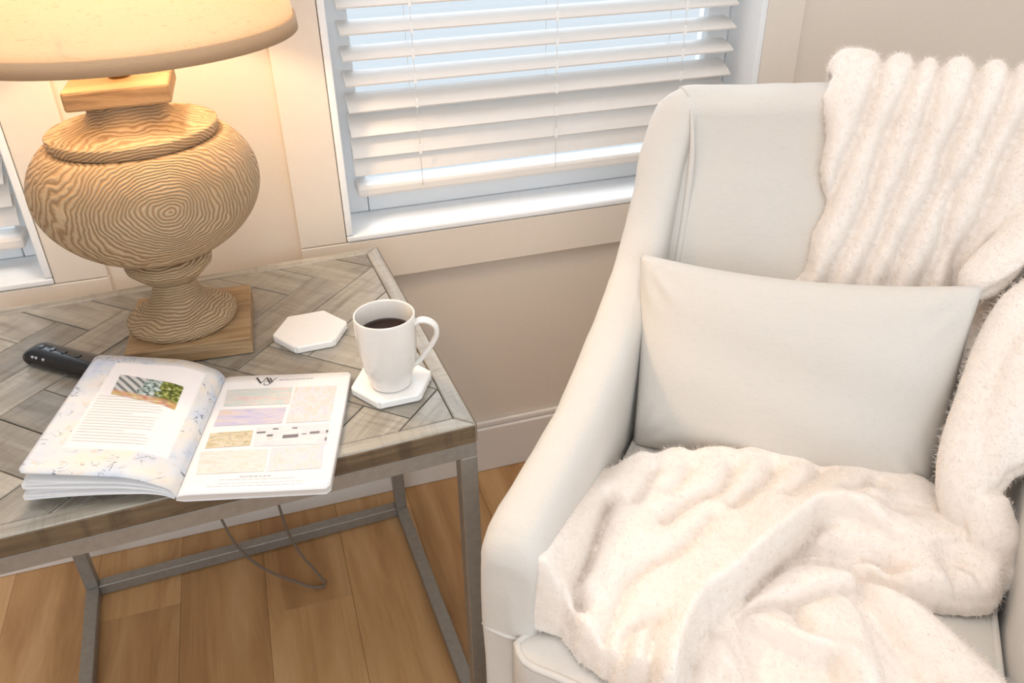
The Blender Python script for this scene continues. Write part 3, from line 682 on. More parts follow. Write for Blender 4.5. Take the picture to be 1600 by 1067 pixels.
QUADS = {'p1':[(0.0096,0.1933),(0.0909,0.194),(0.0924,0.1583),(0.0135,0.1578)],
 'p2':[(0.0943,0.1937),(0.146,0.1938),(0.1465,0.1203),(0.0948,0.1192)],
 'p3':[(0.011,0.151),(0.0903,0.1514),(0.0899,0.1196),(0.0107,0.1182)],
 'p4':[(0.0107,0.1051),(0.0593,0.1076),(0.0611,0.0793),(0.0113,0.0772)],
 'p5':[(0.0623,0.1126),(0.1465,0.1136),(0.1473,0.076),(0.0653,0.0777)],
 'p6':[(0.0082,0.0713),(0.0828,0.0714),(0.0855,0.0331),(0.013,0.0321)],
 'p7':[(0.087,0.0735),(0.1452,0.0737),(0.1474,0.0338),(0.0885,0.0329)],
 'LP':[(-0.1081,0.1829),(-0.0317,0.1694),(-0.0301,0.1233),(-0.1057,0.1424)],
 'logo':[([(0.0407,0.2177),(0.0422,0.2164)],0.0016),([(0.0418,0.2183),(0.0492,0.2052)],0.0022),([(0.0492,0.2052),(0.0543,0.2178)],0.0009),([(0.0543,0.2178),(0.0607,0.2054)],0.0022),([(0.0522,0.2086),(0.0581,0.2106)],0.0008),([(0.0586,0.2168),(0.0632,0.2071)],0.0018),([(0.0674,0.217),(0.0636,0.2117),(0.0614,0.2047),(0.0586,0.2013),(0.0552,0.2006),(0.053,0.2033),(0.0537,0.206)],0.0009)],
 'ncap':8,
 'grey':[([(0.0711,0.2117),(0.0769,0.2118)],0.0016),([(0.0781,0.2118),(0.0839,0.212)],0.0016),([(0.0851,0.212),(0.0873,0.212)],0.0016),([(0.0885,0.2121),(0.0909,0.2121)],0.0016),([(0.0921,0.2121),(0.0974,0.2122)],0.0016),([(0.0986,0.2123),(0.1036,0.2124)],0.0016),([(0.1048,0.2124),(0.1094,0.2125)],0.0016),([(0.1106,0.2125),(0.1139,0.2126)],0.0016),([(0.0399,0.0214),(0.0469,0.0213)],0.0005),([(0.0481,0.0213),(0.0552,0.0212)],0.0005),([(0.0564,0.0212),(0.0633,0.0211)],0.0005),([(0.0645,0.0211),(0.0693,0.021)],0.0005),([(0.0705,0.021),(0.0766,0.0209)],0.0005),([(0.0778,0.0209),(0.0838,0.0209)],0.0005),([(0.085,0.0208),(0.0926,0.0208)],0.0005),([(0.0938,0.0207),(0.1028,0.0206)],0.0005),([(0.104,0.0206),(0.1127,0.0205)],0.0005),([(0.1139,0.0205),(0.1206,0.0204)],0.0005),([(0.0399,0.0154),(0.0461,0.0153)],0.0005),([(0.0473,0.0153),(0.0527,0.0152)],0.0005),([(0.0539,0.0152),(0.058,0.0152)],0.0005),([(0.0592,0.0151),(0.0634,0.0151)],0.0005),([(0.0646,0.0151),(0.0709,0.015)],0.0005),([(0.0721,0.015),(0.0777,0.0149)],0.0005),([(0.0789,0.0149),(0.0848,0.0148)],0.0005),([(0.086,0.0148),(0.0945,0.0147)],0.0005),([(0.0957,0.0147),(0.1023,0.0146)],0.0005),([(0.1035,0.0146),(0.1103,0.0145)],0.0005),([(0.1115,0.0145),(0.1167,0.0144)],0.0005),([(0.1179,0.0144),(0.122,0.0143)],0.0005),([(0.1232,0.0143),(0.1288,0.0142)],0.0005),([(0.13,0.0142),(0.1323,0.0142)],0.0005),([(0.0292,0.0112),(0.0358,0.0111)],0.0005),([(0.037,0.0111),(0.0459,0.0109)],0.0005),([(0.0471,0.0109),(0.0545,0.0108)],0.0005),([(0.0557,0.0108),(0.0606,0.0107)],0.0005),([(0.0618,0.0107),(0.0703,0.0106)],0.0005),([(0.0715,0.0105),(0.0795,0.0104)],0.0005),([(0.0807,0.0104),(0.0883,0.0103)],0.0005),([(0.0895,0.0102),(0.0981,0.0101)],0.0005),([(0.0993,0.0101),(0.1071,0.01)],0.0005),([(0.1083,0.01),(0.1162,0.0098)],0.0005),([(0.1174,0.0098),(0.1232,0.0097)],0.0005),([(0.1244,0.0097),(0.1308,0.0096)],0.0005)],
 'bold':[([(0.061,0.0257),(0.0659,0.0256)],0.0013),([(0.0671,0.0256),(0.0696,0.0256)],0.0013),([(0.0708,0.0256),(0.075,0.0255)],0.0013),([(0.0762,0.0255),(0.0804,0.0254)],0.0013),([(0.0816,0.0254),(0.085,0.0254)],0.0013),([(0.0862,0.0253),(0.0898,0.0253)],0.0013),([(0.091,0.0253),(0.0944,0.0252)],0.0013)],
 'bars':[([(0.0643,0.1025),(0.0745,0.1029)],0.003),([(0.077,0.0963),(0.084,0.0962)],0.0038),([(0.0818,0.1083),(0.0881,0.1086)],0.0022),([(0.0956,0.0929),(0.1133,0.0938)],0.006),([(0.1041,0.1086),(0.1102,0.1086)],0.0022),([(0.1261,0.0981),(0.1372,0.0985)],0.004),([(0.1443,0.0992),(0.147,0.0995)],0.005),([(0.145,0.085),(0.1469,0.0849)],0.006),([(0.1169,0.0963),(0.1224,0.0966)],0.0016)]}
for k, mt in prints: print_patch('printed_photo', QUADS[k], mt, RT)
def house_print():
    t = NT('print_house'); tc = t.n('TexCoord'); sx = t.n('SeparateXYZ'); t.l(tc.outputs['UV'], sx.inputs[0]); u, v = sx.outputs[0], sx.outputs[1]
    P = t.coords('UV', (1.6, 1, 1)); nz = t.noise(P, 9, 4, 0.6); big = t.noise(P, 4, 2)
    w = t.n('TexWave', wave_type='BANDS', bands_direction='DIAGONAL'); w.inputs['Scale'].default_value = 2.2; w.inputs['Distortion'].default_value = 1.0; t.l(P, w.inputs['Vector'])
    wallc = t.ramp(w.outputs['Fac'], [(0.1, S_(110, 114, 114)), (0.4, S_(168, 172, 172)), (0.8, S_(200, 200, 198))])
    leaf_ = t.ramp(nz, [(0.34, S_(44, 56, 34)), (0.5, S_(108, 118, 56)), (0.6, S_(168, 172, 96)), (0.7, S_(206, 208, 190))])
    mid = t.ramp(nz, [(0.38, S_(70, 92, 84)), (0.55, S_(176, 192, 190)), (0.7, S_(222, 224, 222))])
    k1 = t.ramp(t.math('ADD', u, t.math('MULTIPLY', t.math('SUBTRACT', big, 0.5), 0.3)), [(0.36, (0, 0, 0, 1)), (0.42, (1, 1, 1, 1))])
    k2 = t.ramp(t.math('ADD', u, t.math('MULTIPLY', t.math('SUBTRACT', big, 0.5), 0.4)), [(0.62, (0, 0, 0, 1)), (0.70, (1, 1, 1, 1))])
    c = t.mix(k2, t.mix(k1, wallc, mid), leaf_)
    gr = t.ramp(t.math('ADD', v, t.math('MULTIPLY', t.math('SUBTRACT', nz, 0.5), 0.3)), [(0.18, (1, 1, 1, 1)), (0.28, (0, 0, 0, 1))])
    c = t.mix(t.math('MULTIPLY', gr, 0.85), c, t.ramp(big, [(0.4, S_(196, 176, 110)), (0.55, S_(206, 140, 116)), (0.7, S_(150, 140, 130))]))
    t.set(Base_Color=c, Roughness=0.28); return t.m
print_patch('printed_photo', QUADS['LP'], house_print(), LT)
M['ink'] = plain('black_ink', S_(48, 48, 54), 0.4); M['greyink'] = plain('grey_ink', S_(176, 174, 180), 0.4); M['palein'] = plain('pale_ink', S_(220, 213, 211), 0.4)
strokes('logo', QUADS['logo'], M['ink'], RT)
strokes('caption_text', QUADS['grey'][:QUADS['ncap']], M['greyink'], RT)
strokes('fine_print', QUADS['grey'][QUADS['ncap']:], M['greyink'], RT)
strokes('heading_text', QUADS['bold'], M['greyink'], RT)
strokes('picture_bars', QUADS['bars'], plain('dark_print', S_(116, 114, 122), 0.4), RT, 0.0007)
rl = random.Random(8); tl_ = []
for k in range(17):
    y = 0.138-k*0.0052; x1 = -0.0400-rl.random()*0.006
    tl_.append(([(-0.1180, y), (x1 if k % 6 else -0.07, y)], 0.0011))
strokes('body_text', tl_, M['palein'], LT)

# ================================================================ ARMCHAIR
CO = (0.024, -0.787, 0); CR = math.radians(-40)
CH = thing('armchair', CO, CR); tag(CH, 'off white linen slipcovered armchair with low sloping arms', 'armchair')
ztab = [(0.0, .536), (.004, .546), (.012, .558), (.03, .570), (.06, .576), (.10, .578), (.18, .578), (.25, .580), (.33, .600), (.39, .622), (.45, .640), (.50, .664), (.55, .712), (.59, .765), (.625, .822), (.650, .866), (.675, .874), (.70, .874)]
def ztop_of(b): return float(np.interp(b, [p[0] for p in ztab], [p[1] for p in ztab]))
WC = 0.261; HT = 0.0425
# centre line of the wrap-around shell (plan), left front -> back -> right front
path = []
for b in [-0.0040, -0.0036, -0.0028, -0.0016, -0.0006]+list(0.06*np.linspace(0, 1, 12)**2)+list(np.linspace(0.08, 0.61, 34)): path.append((-0.0075, b, -1.0, 0.0, b))
for k in range(1, 17):
    a = math.pi*0.5*k/16; path.append((0.0925-0.10*math.cos(a), 0.61+0.10*math.sin(a), -math.cos(a), math.sin(a), 0.61+0.10*math.sin(a)))
half = len(path)
for x in np.linspace(0.105, WC, 14): path.append((x, 0.71, 0.0, 1.0, 0.71))
mirror = [(2*WC-p[0], p[1], -p[2], p[3], p[4]) for p in path[:-1][::-1]]
path = path+mirror
ZB = 0.13
def section(p, back):
    cx, cy, nx, ny, b = p
    zt = ztop_of(min(b, 0.70)); 
    if b >= 0.70: zt = 0.874+0.018*math.sin(math.pi*min(1, max(0, (cx-0.08)/(2*WC-0.16))))
    hin = HT-0.014; hout = HT
    f = 1.0
    if b < 0.022: f = 0.74+0.26*math.sqrt(max(0, 1-(1-b/0.022)**2))
    if b < 0: f = 0.74*(1-(-b/0.0042)**1.5); zt = 0.536-0.045*(-b/0.0042)**1.5
    hin *= f; hout *= f
    pts = []
    rz = 0.040 if b < 0.5 else 0.045
    zs_ = np.linspace(ZB, zt-rz, 12)
    for z in zs_:
        off = hin
        if back:
            g_ = (z-ZB)/(zt-rz-ZB); off = 0.052+max(0.0, (0.86-z))*0.43
        pts.append((-off, z))
    oi_ = -pts[-1][0]
    for k in range(1, 12):
        a = math.pi*k/12; c, s = math.cos(a), math.sin(a)
        mid = (hout-oi_)/2; hw = (hout+oi_)/2
        pts.append((mid-hw*math.copysign(abs(c)**0.75, c), zt-rz+rz*s**0.8))
    for z in zs_[::-1]: pts.append((hout, z))
    if back:     # straight inner panel, outer side follows the rounded plan corner
        res = []
        for o, z in pts:
            f = (o+oi_)/(hout+oi_); f = min(1, max(0, f)); xi, yi = p[0], 0.71-(oi_ if o > -oi_ else -o)
            xo, yo = cx+nx*hout, cy+ny*hout
            res.append((xi+(xo-xi)*f, yi+(yo-yi)*f, z))
        return res
    return [(cx+nx*o, cy+ny*o, z) for o, z in pts]
def loft(name, plist, back, mat, parent):
    S = [section(p, back) for p in plist]; n = len(S[0]); V = [v for s in S for v in s]; F = []
    for i in range(len(S)-1):
        for k in range(n-1): F.append((i*n+k, i*n+k+1, (i+1)*n+k+1, (i+1)*n+k))
        F.append((i*n+n-1, i*n, (i+1)*n, (i+1)*n+n-1))
    F.append(tuple(range(n))); F.append(tuple(range((len(S)-1)*n, len(S)*n))[::-1])
    me = mesh(name, V, F); fixn(me); o = link(name, me, mat, parent)
    for p in me.polygons: p.use_smooth = len(p.vertices) == 4
    return o
# seams between arms and backrest fall just inside the corners
cut = next(i for i, p in enumerate(path) if p[0] > 0.010)
loft('arm', path[:cut+1], False, M['linen'], CH)
loft('arm', path[len(path)-cut-1:], False, M['linen'], CH)
bk_ = []
for i, p in enumerate(path[cut:len(path)-cut]):
    bk_.append((p[0], p[1], p[2], p[3], 0.71))
loft('backrest', bk_, True, M['linen'], CH)
def pad(name, outline, z0, z1, r, crown, mat, parent, rings=10):
    P = smooth_closed(outline, 120); c = P.mean(0); V = []; F = []; n = len(P)
    T = np.roll(P, -1, 0)-np.roll(P, 1, 0); T /= np.linalg.norm(T, axis=1)[:, None]; N = np.c_[-T[:, 1], T[:, 0]]
    if np.mean(np.sum(N*(P-c), 1)) > 0: N = -N
    lev = [(r, z0), (r*0.3, z0+r*0.3), (0, z0+r)]+[(r*(1-math.cos(a)), z1-r+r*math.sin(a)) for a in np.linspace(0, math.pi/2, 7)]
    for ins, z in lev:
        for k in range(n): V.append((*(P[k]+N[k]*ins), z))
    for j in range(1, rings):
        f = 1-j/rings
        for k in range(n): q = c+(P[k]+N[k]*r-c)*f; V.append((q[0], q[1], z1+crown*(1-f*f)))
    L = len(lev)+rings-1
    for j in range(L-1):
        for k in range(n): F.append((j*n+k, j*n+(k+1) % n, (j+1)*n+(k+1) % n, (j+1)*n+k))
    F.append(tuple(range(n))[::-1]); V.append((c[0], c[1], z1+crown)); e = len(V)-1
    for k in range(n): F.append(((L-1)*n+k, (L-1)*n+(k+1) % n, e))
    me = mesh(name, V, F); fixn(me); return link(name, me, mat, parent, True)
def smooth_closed(pts, n):
    P = list(pts); Q = smooth_path(P[-3:]+P+P[:3], 1600); a = np.array(P[0]); 
    i0 = np.argmin(np.linalg.norm(Q[:800]-a, axis=1)); i1 = 800+np.argmin(np.linalg.norm(Q[800:]-a, axis=1))
    return Q[np.linspace(i0, i1, n+1).astype(int)[:-1]]
SO = [(0.0350, .470), (0.0300, .40), (0.0280, .30), (0.0270, .20), (0.0260, .10), (0.0235, .050), (0.0200, .022), (0.0080, .000), (0.0000, -.014), (0.0120, -.031), (0.0600, -.040), (0.1500, -.046), (0.2615, -.048), (0.3720, -.046), (0.4620, -.040), (0.5100, -.031), (0.5220, -.014), (0.5140, .000), (0.5020, .022), (0.4985, .050), (0.4960, .10), (0.4950, .20), (0.4940, .30), (0.4920, .40), (0.4870, .470), (0.3770, .475), (0.2615, .475), (0.1500, .475)]
SCU = pad('seat_cushion', SO, 0.315, 0.4370, 0.011, 0.012, M['linen'], CH)
pp = smooth_closed(SO, 160); 
pc = [tuple(p) for p in pp]; sc_ = []
for x, y in pc: sc_.append((x+(0.261-x)*0.012, y+(0.22-y)*0.012, 0.4345))
ring = sc_+[sc_[0]]
tube('piping', ring, 0.0045, M['linen'], SCU, 8)
box('front_rail', (0.022, 0.004, 0.13), (0.500, 0.05, 0.3145), M['linen'], CH, 0.006)
tube('seam_piping', [(-0.0460, 0.0050, 0.4270), (-0.040, 0.0005, 0.4280), (-0.030, -0.0022, 0.4285), (-0.015, -0.0046, 0.4300), (0.002, -0.0046, 0.4310)], 0.0022, M['linen'], CH, 8)
for x, y in ((-0.005, 0.05), (0.527, 0.05), (0.02, 0.68), (0.502, 0.68)):
    lathe('leg', [(0.014, 0.0), (0.016, 0.004), (0.021, 0.1295)], M['legwood'], CH, 20).location = (x, y, 0)
# stitched pleats where the arm meets the back
for k, (dx, zz0, zz1) in enumerate(((0.0, 0.60, 0.85),)):
    V, F = tube_data(smooth_path([(0.020, 0.640, 0.852), (0.0305, 0.622, 0.80), (0.0340, 0.600, 0.72), (0.0350, 0.565, 0.64), (0.0350, 0.53, 0.56)], 40), [0.002+0.0035*math.sin(math.pi*i/39) for i in range(40)], 10)
    me = mesh('pleat', V, F); link('pleat', me, M['linen'], CH, True)

# ================================================================ PILLOW
def pillow():
    TL, TR, BR, BL = [Vector(v) for v in ((-.001, .468, .695), (.425, .470, .722), (.4260, .372, .458), (.0310, .372, .434))]
    n = 64; m_ = 44; V = []; F = []
    nb = ((TR-TL).cross(BL-TL)).normalized()
    if nb.y > 0: nb = -nb
    def w_of(u, v):
        a, b = abs(2*u-1), abs(2*v-1)
        return max(0.0, (1-a**2.6))**0.5*max(0.0, (1-b**2.4))**0.5
    for side in (1, -1):
        for j in range(m_+1):
            for i in range(n+1):
                u, v = i/n, j/m_
                # edges pull in between the corners
                uu = u; vv = v
                pin = (0.058 if v < 0.5 else 0.006)*(1-(2*u-1)**2)
                vv = v+(0.5-v)*2*pin*1.0
                pu = 0.012*(1-(2*v-1)**2); uu = u+(0.5-u)*2*pu
                p = TL*(1-uu)*(1-vv)+TR*uu*(1-vv)+BR*uu*vv+BL*(1-uu)*vv
                th = 0.062*w_of(u, v)
                th += 0.0022*math.sin(9*u+3*v)*w_of(u, v)+0.0015*math.sin(17*v-6*u)*w_of(u, v)
                cr = 0.0
                for cu, cv in ((0, 0), (1, 0), (0, 1), (1, 1)):
                    d = math.hypot(u-cu, (v-cv)*0.6); an = math.atan2((v-cv)*0.6, u-cu)
                    cr += 0.0060*math.sin(an*12)*math.exp(-((d-0.10)/0.06)**2)
                V.append(p+nb*side*(th+cr*side*w_of(u, v)))
    N = (n+1)*(m_+1)
    for j in range(m_):
        for i in range(n):
            a = j*(n+1)+i; F.append((a, a+1, a+n+2, a+n+1)); F.append((N+a, N+a+n+1, N+a+n+2, N+a+1))
    me = mesh('lumbar_pillow', V, F)
    bm = bmesh.new(); bm.from_mesh(me); bmesh.ops.remove_doubles(bm, verts=bm.verts, dist=0.00002)
    bm.verts.ensure_lookup_table()
    tips = [min(bm.verts, key=lambda v: (v.co-c).length) for c in (TL, TR, BR, BL)]
    bmesh.ops.delete(bm, geom=tips, context='VERTS')
    bmesh.ops.holes_fill(bm, edges=[e for e in bm.edges if e.is_boundary], sides=8)
    bmesh.ops.recalc_face_normals(bm, faces=bm.faces); bm.to_mesh(me); bm.free()
    o = link('lumbar_pillow', me, M['pillow'], None, True); o.location = CO; o.rotation_euler = (0, 0, CR)
    tag(o, 'plain off white rectangular lumbar pillow leaning on the armchair back', 'pillow')
pillow()

# ================================================================ THROW BLANKET
BD = {'M':[(0.0,0.01),(0.0,0.1),(0.0,0.2),(0.004,0.262),(0.0327,0.279),(0.0469,0.2917),(0.0627,0.2993),(0.078,0.298),(0.0916,0.3148),(0.1104,0.3206),(0.1223,0.318),(0.1343,0.3313),(0.1625,0.3422),(0.1781,0.3411),(0.1905,0.3545),(0.2146,0.3638),(0.2294,0.3595),(0.2413,0.3727),(0.2735,0.3837),(0.2872,0.3762),(0.3036,0.3868),(0.3323,0.3769),(0.3547,0.3679),(0.3716,0.3772),(0.4099,0.3695),(0.4355,0.3513),(0.4516,0.3037),(0.4701,0.2666),(0.3947,0.2264),(0.3308,0.2508),(0.2925,0.252),(0.269,0.2042),(0.2459,0.1556),(0.2269,0.115),(0.2135,0.0904),(0.1982,0.0676),(0.1909,0.0449),(0.1887,0.0223),(0.1874,-0.0033),(0.1887,-0.0243),(0.1894,-0.0567),(0.1636,-0.0669),(0.1532,-0.0384),(0.138,-0.0428),(0.1217,-0.039),(0.1167,-0.0312),(0.0999,-0.0271),(0.0846,-0.0205),(0.0743,-0.0169),(0.0615,-0.0061),(0.0505,0.0049),(0.05,0.006),(0.03,0.004),(0.012,0.006)],
 'RL':[(0.2925,0.2669),(0.2728,0.2209),(0.2842,0.2097),(0.3249,0.2126),(0.3422,0.2045),(0.372,0.1946),(0.3909,0.188),(0.4139,0.1863),(0.4485,0.195),(0.4692,0.2013),(0.4879,0.2154),(0.4983,0.2411),(0.5014,0.2701),(0.4948,0.3054),(0.4763,0.3386),(0.4337,0.3588),(0.366,0.3452),(0.3215,0.3088)],
 'L1':[(0.1673,0.0504),(0.2127,0.1511),(0.2633,0.2142),(0.3286,0.2178),(0.3464,0.2162),(0.3739,0.205),(0.4011,0.1945),(0.4307,0.1707),(0.4609,0.1439),(0.4914,0.1126),(0.514,0.0829),(0.3298,-0.007),(0.1535,-0.0599),(0.1566,0.0067)],
 'H':[(0.2025,0.0676),(0.2266,0.0863),(0.248,0.1023),(0.2763,0.1201),(0.3078,0.144),(0.3257,0.1569),(0.3411,0.1719),(0.3439,0.1841),(0.3353,0.1931),(0.3181,0.1926),(0.2903,0.1902),(0.2683,0.1967),(0.2388,0.1449)],
 'F1':[(0.2171,0.0909),(0.2509,0.1195),(0.3086,0.1618),(0.3271,0.1711),(0.3394,0.1562),(0.3536,0.1315),(0.3674,0.0944),(0.3742,0.064),(0.3808,0.0207),(0.3381,0.0037),(0.3244,0.0324),(0.3207,0.0494),(0.3033,0.049),(0.2755,0.0548),(0.2481,0.0647),(0.2283,0.0767)],
 'F2':[(0.3358,0.1806),(0.3439,0.1982),(0.3714,0.1885),(0.3979,0.1792),(0.4263,0.1556),(0.4557,0.1276),(0.4856,0.097),(0.5076,0.068),(0.4116,0.0299),(0.3976,0.0637),(0.3812,0.0939),(0.3644,0.1248),(0.3479,0.1499),(0.3391,0.1689)],
 'm1':[(0.0483,0.1903),(0.0503,0.1427),(0.0528,0.1043),(0.054,0.0626),(0.0524,0.0469),(0.0655,0.0137)],
 'm2':[(0.1721,0.2019),(0.1455,0.1297),(0.1176,0.0926),(0.104,0.0622),(0.1036,0.038),(0.1024,0.0056),(0.1021,-0.0163)],
 'm3':[(0.1364,0.0189),(0.1242,0.001),(0.1255,-0.028),(0.1277,-0.0472)],
 'm4':[(0.1516,0.0232),(0.1497,-0.0018),(0.1529,-0.0333),(0.1574,-0.0586)],
 'm5':[(0.1805,0.3033),(0.178,0.2794),(0.1673,0.2492),(0.1475,0.2288),(0.1199,0.1757)],
 'm6':[(0.2297,0.321),(0.2237,0.2931),(0.2083,0.2626),(0.1933,0.2343)],
 'm7':[(0.0846,0.262),(0.0828,0.2293),(0.0792,0.1961)],
 'm8':[(0.127,0.2812),(0.1252,0.2589),(0.1155,0.2291)],
 'm9':[(0.2851,0.337),(0.2766,0.3084),(0.2568,0.2751)],
 'm10':[(0.3498,0.329),(0.3334,0.3074),(0.3193,0.2919)],
 'm11':[(0.4272,0.3132),(0.3952,0.2971),(0.3561,0.2843),(0.3306,0.2877)],
 'm12':[(0.054,0.0626),(0.029,0.0651),(0.0088,0.0572)],
 'r1':[(0.2901,0.2191),(0.3129,0.2179),(0.3338,0.2184),(0.3714,0.218),(0.3815,0.2135)],
 'r2':[(0.368,0.2146),(0.3784,0.1796),(0.383,0.1525)],
 'r3':[(0.4281,0.2349),(0.437,0.2126),(0.4567,0.1909)],
 'r4':[(0.4413,0.2369),(0.4598,0.2215),(0.4688,0.2151)],
 'mr':[(0.3347,0.2772),(0.2726,0.1923),(0.2295,0.1036),(0.1984,0.0345),(0.1846,-0.0247),(0.1829,-0.067)],
 'f1':[(0.3257,0.1569),(0.3418,0.127),(0.3678,0.1058),(0.3924,0.0777),(0.4096,0.0491)],
 'f2':[(0.2768,0.1155),(0.2886,0.0969),(0.2949,0.0859)],
 'f3':[(0.2532,0.1714),(0.2836,0.1854),(0.3216,0.1919)],
 'l1':[(0.2151,0.0818),(0.2275,0.0594),(0.2368,0.0413),(0.2516,0.006)],
 'l2':[(0.2009,0.0401),(0.2181,0.0171),(0.2272,-0.0169)],
 'f4':[(0.3705,0.1291),(0.4044,0.0906),(0.4328,0.0644)],
 'bk':[(0.2005,-0.0663),(0.2004,-0.0344),(0.2049,-0.0027),(0.2091,0.0359),(0.2195,0.0905),(0.2257,0.1063),(0.2225,0.14),(0.2184,0.1778),(0.2155,0.2055),(0.205,0.2278),(0.2014,0.2527)],
 'b1':[(0.2467,-0.0807),(0.2599,-0.052),(0.2556,-0.0201),(0.2485,0.022),(0.2386,0.0587),(0.2331,0.0954),(0.2269,0.1128)],
 'b2':[(0.2826,-0.0878),(0.3025,-0.0616),(0.2964,-0.0332),(0.2869,0.0085),(0.2808,0.0539),(0.2793,0.0929),(0.2717,0.1332),(0.2482,0.2241)],
 'b3':[(0.3165,-0.0933),(0.3355,-0.0703),(0.3306,-0.0238),(0.3282,0.0075),(0.3202,0.0557),(0.3108,0.0986),(0.3042,0.1418),(0.2872,0.2211)],
 'b4':[(0.3647,-0.0936),(0.3806,-0.0708),(0.374,-0.0217),(0.361,0.0259),(0.3592,0.0669),(0.3444,0.1167),(0.3345,0.1571),(0.3251,0.2164)],
 'b5':[(0.3933,-0.0897),(0.4198,-0.0679),(0.4044,0.0029),(0.3982,0.0405),(0.3838,0.0671),(0.3787,0.112),(0.3794,0.144),(0.368,0.2043)],
 'b6':[(0.443,-0.0161),(0.429,0.0339),(0.4242,0.0839),(0.4154,0.1228),(0.403,0.1597),(0.4073,0.1946)],
 'b7':[(0.4666,0.0938),(0.4489,0.1212),(0.4363,0.1546),(0.433,0.1935)],
 'R1':[(0.53,0.605,0.8),(0.5028,0.52,0.7035),(0.4742,0.47,0.6923),(0.4569,0.43,0.6568),(0.4439,0.38,0.6112),(0.439,0.335,0.5659),(0.4466,0.305,0.5235),(0.4718,0.29,0.4741)],
 'R2':[(0.552,0.545,0.745),(0.5175,0.46,0.6977),(0.4874,0.41,0.6667),(0.4729,0.365,0.6197),(0.4627,0.33,0.5671),(0.4616,0.31,0.5242)],
 'R3':[(0.568,0.47,0.69),(0.5285,0.4,0.6334),(0.4999,0.37,0.6068),(0.4817,0.34,0.5785),(0.4697,0.325,0.549)],
 'R4':[(0.458,0.31,0.533),(0.4752,0.28,0.5052),(0.487,0.26,0.4672),(0.478,0.24,0.4504)],
 'R5':[(0.525,0.665,0.862),(0.4945,0.6,0.7776),(0.4587,0.56,0.7355),(0.4342,0.53,0.7088),(0.4138,0.51,0.6825)],
 'fr':[(0.228,0.0731),(0.256,0.0618),(0.2889,0.0533),(0.3199,0.0531),(0.3441,0.0545),(0.3575,0.0135)],
 'mb':[(0.2971,0.2609),(0.269,0.2042),(0.2459,0.1556),(0.2269,0.115),(0.2135,0.0904),(0.1982,0.0676),(0.1909,0.0449),(0.1887,0.0223),(0.1874,-0.0033),(0.1887,-0.0243)],
 'hb':[(0.2085,0.0791),(0.2267,0.0938),(0.2484,0.1099),(0.2771,0.1279),(0.309,0.1521),(0.3271,0.1651),(0.3426,0.1803)],
 'rb':[(0.2731,0.2187),(0.2858,0.2082),(0.325,0.2105),(0.3423,0.2025),(0.3721,0.1926),(0.3909,0.186),(0.4139,0.1843)],
 'hb2':[(0.3396,0.1859),(0.3505,0.1536),(0.367,0.1284),(0.3839,0.0975),(0.4003,0.0672),(0.4106,0.0435)]}
bV, bF = [], []
def bnoise(x, y, s, seed):
    r = np.random.RandomState(seed); out = 0
    for k in range(6):
        a = r.rand()*6.28; f = s*(0.6+r.rand()); out = out+np.sin((x*math.cos(a)+y*math.sin(a))*f+r.rand()*6.28)
    return out/6
def seg_dist(X, Y, poly, closed):
    P = np.array(poly); D = np.full(X.shape, 9.0); n = len(P)
    for i in range(n if closed else n-1):
        a, b = P[i], P[(i+1) % n]; d = b-a; L2 = d@d+1e-12
        t = np.clip(((X-a[0])*d[0]+(Y-a[1])*d[1])/L2, 0, 1)
        D = np.minimum(D, np.hypot(X-a[0]-t*d[0], Y-a[1]-t*d[1]))
    return D
def inside(X, Y, poly):
    P = np.array(poly); ins = np.zeros(X.shape, bool); n = len(P)
    for i in range(n):
        x1, y1 = P[i]; x2, y2 = P[(i+1) % n]
        c = ((y1 > Y) != (y2 > Y)); xx = x1+(Y-y1)/(y2-y1+1e-15)*(x2-x1); ins ^= c & (X < xx)
    return ins
def add_solid(top, bot, mask):
    """closed solid from two grids of points and a cell mask."""
    ny, nx = mask.shape[0]+1, mask.shape[1]+1
    used = np.zeros((ny, nx), bool); used[:-1, :-1] |= mask; used[1:, :-1] |= mask; used[:-1, 1:] |= mask; used[1:, 1:] |= mask
    idx = -np.ones((ny, nx), int); o0 = len(bV); k = 0
    for j, i in zip(*np.nonzero(used)):
        idx[j, i] = o0+2*k; k += 1; bV.append(tuple(top[j, i])); bV.append(tuple(bot[j, i]))
    for j, i in zip(*np.nonzero(mask)):
        a, b, c, d = idx[j, i], idx[j, i+1], idx[j+1, i+1], idx[j+1, i]
        bF.append((a, b, c, d)); bF.append((a+1, d+1, c+1, b+1))
        if j == 0 or not mask[j-1, i]: bF.append((a, a+1, b+1, b))
        if j == ny-2 or not mask[j+1, i]: bF.append((c, c+1, d+1, d))
        if i == 0 or not mask[j, i-1]: bF.append((d, d+1, a+1, a))
        if i == nx-2 or not mask[j, i+1]: bF.append((b, b+1, c+1, c))
def crease(X, Y, name, depth, width):
    d = seg_dist(X, Y, smooth_path(BD[name], 24), False); return depth*np.exp(-(d/width)**1.1)
def seat_base(Y): return 0.4475-np.where(Y < -0.035, (0.035+Y)**2*14+(-0.035-Y)*0.5, 0.0)
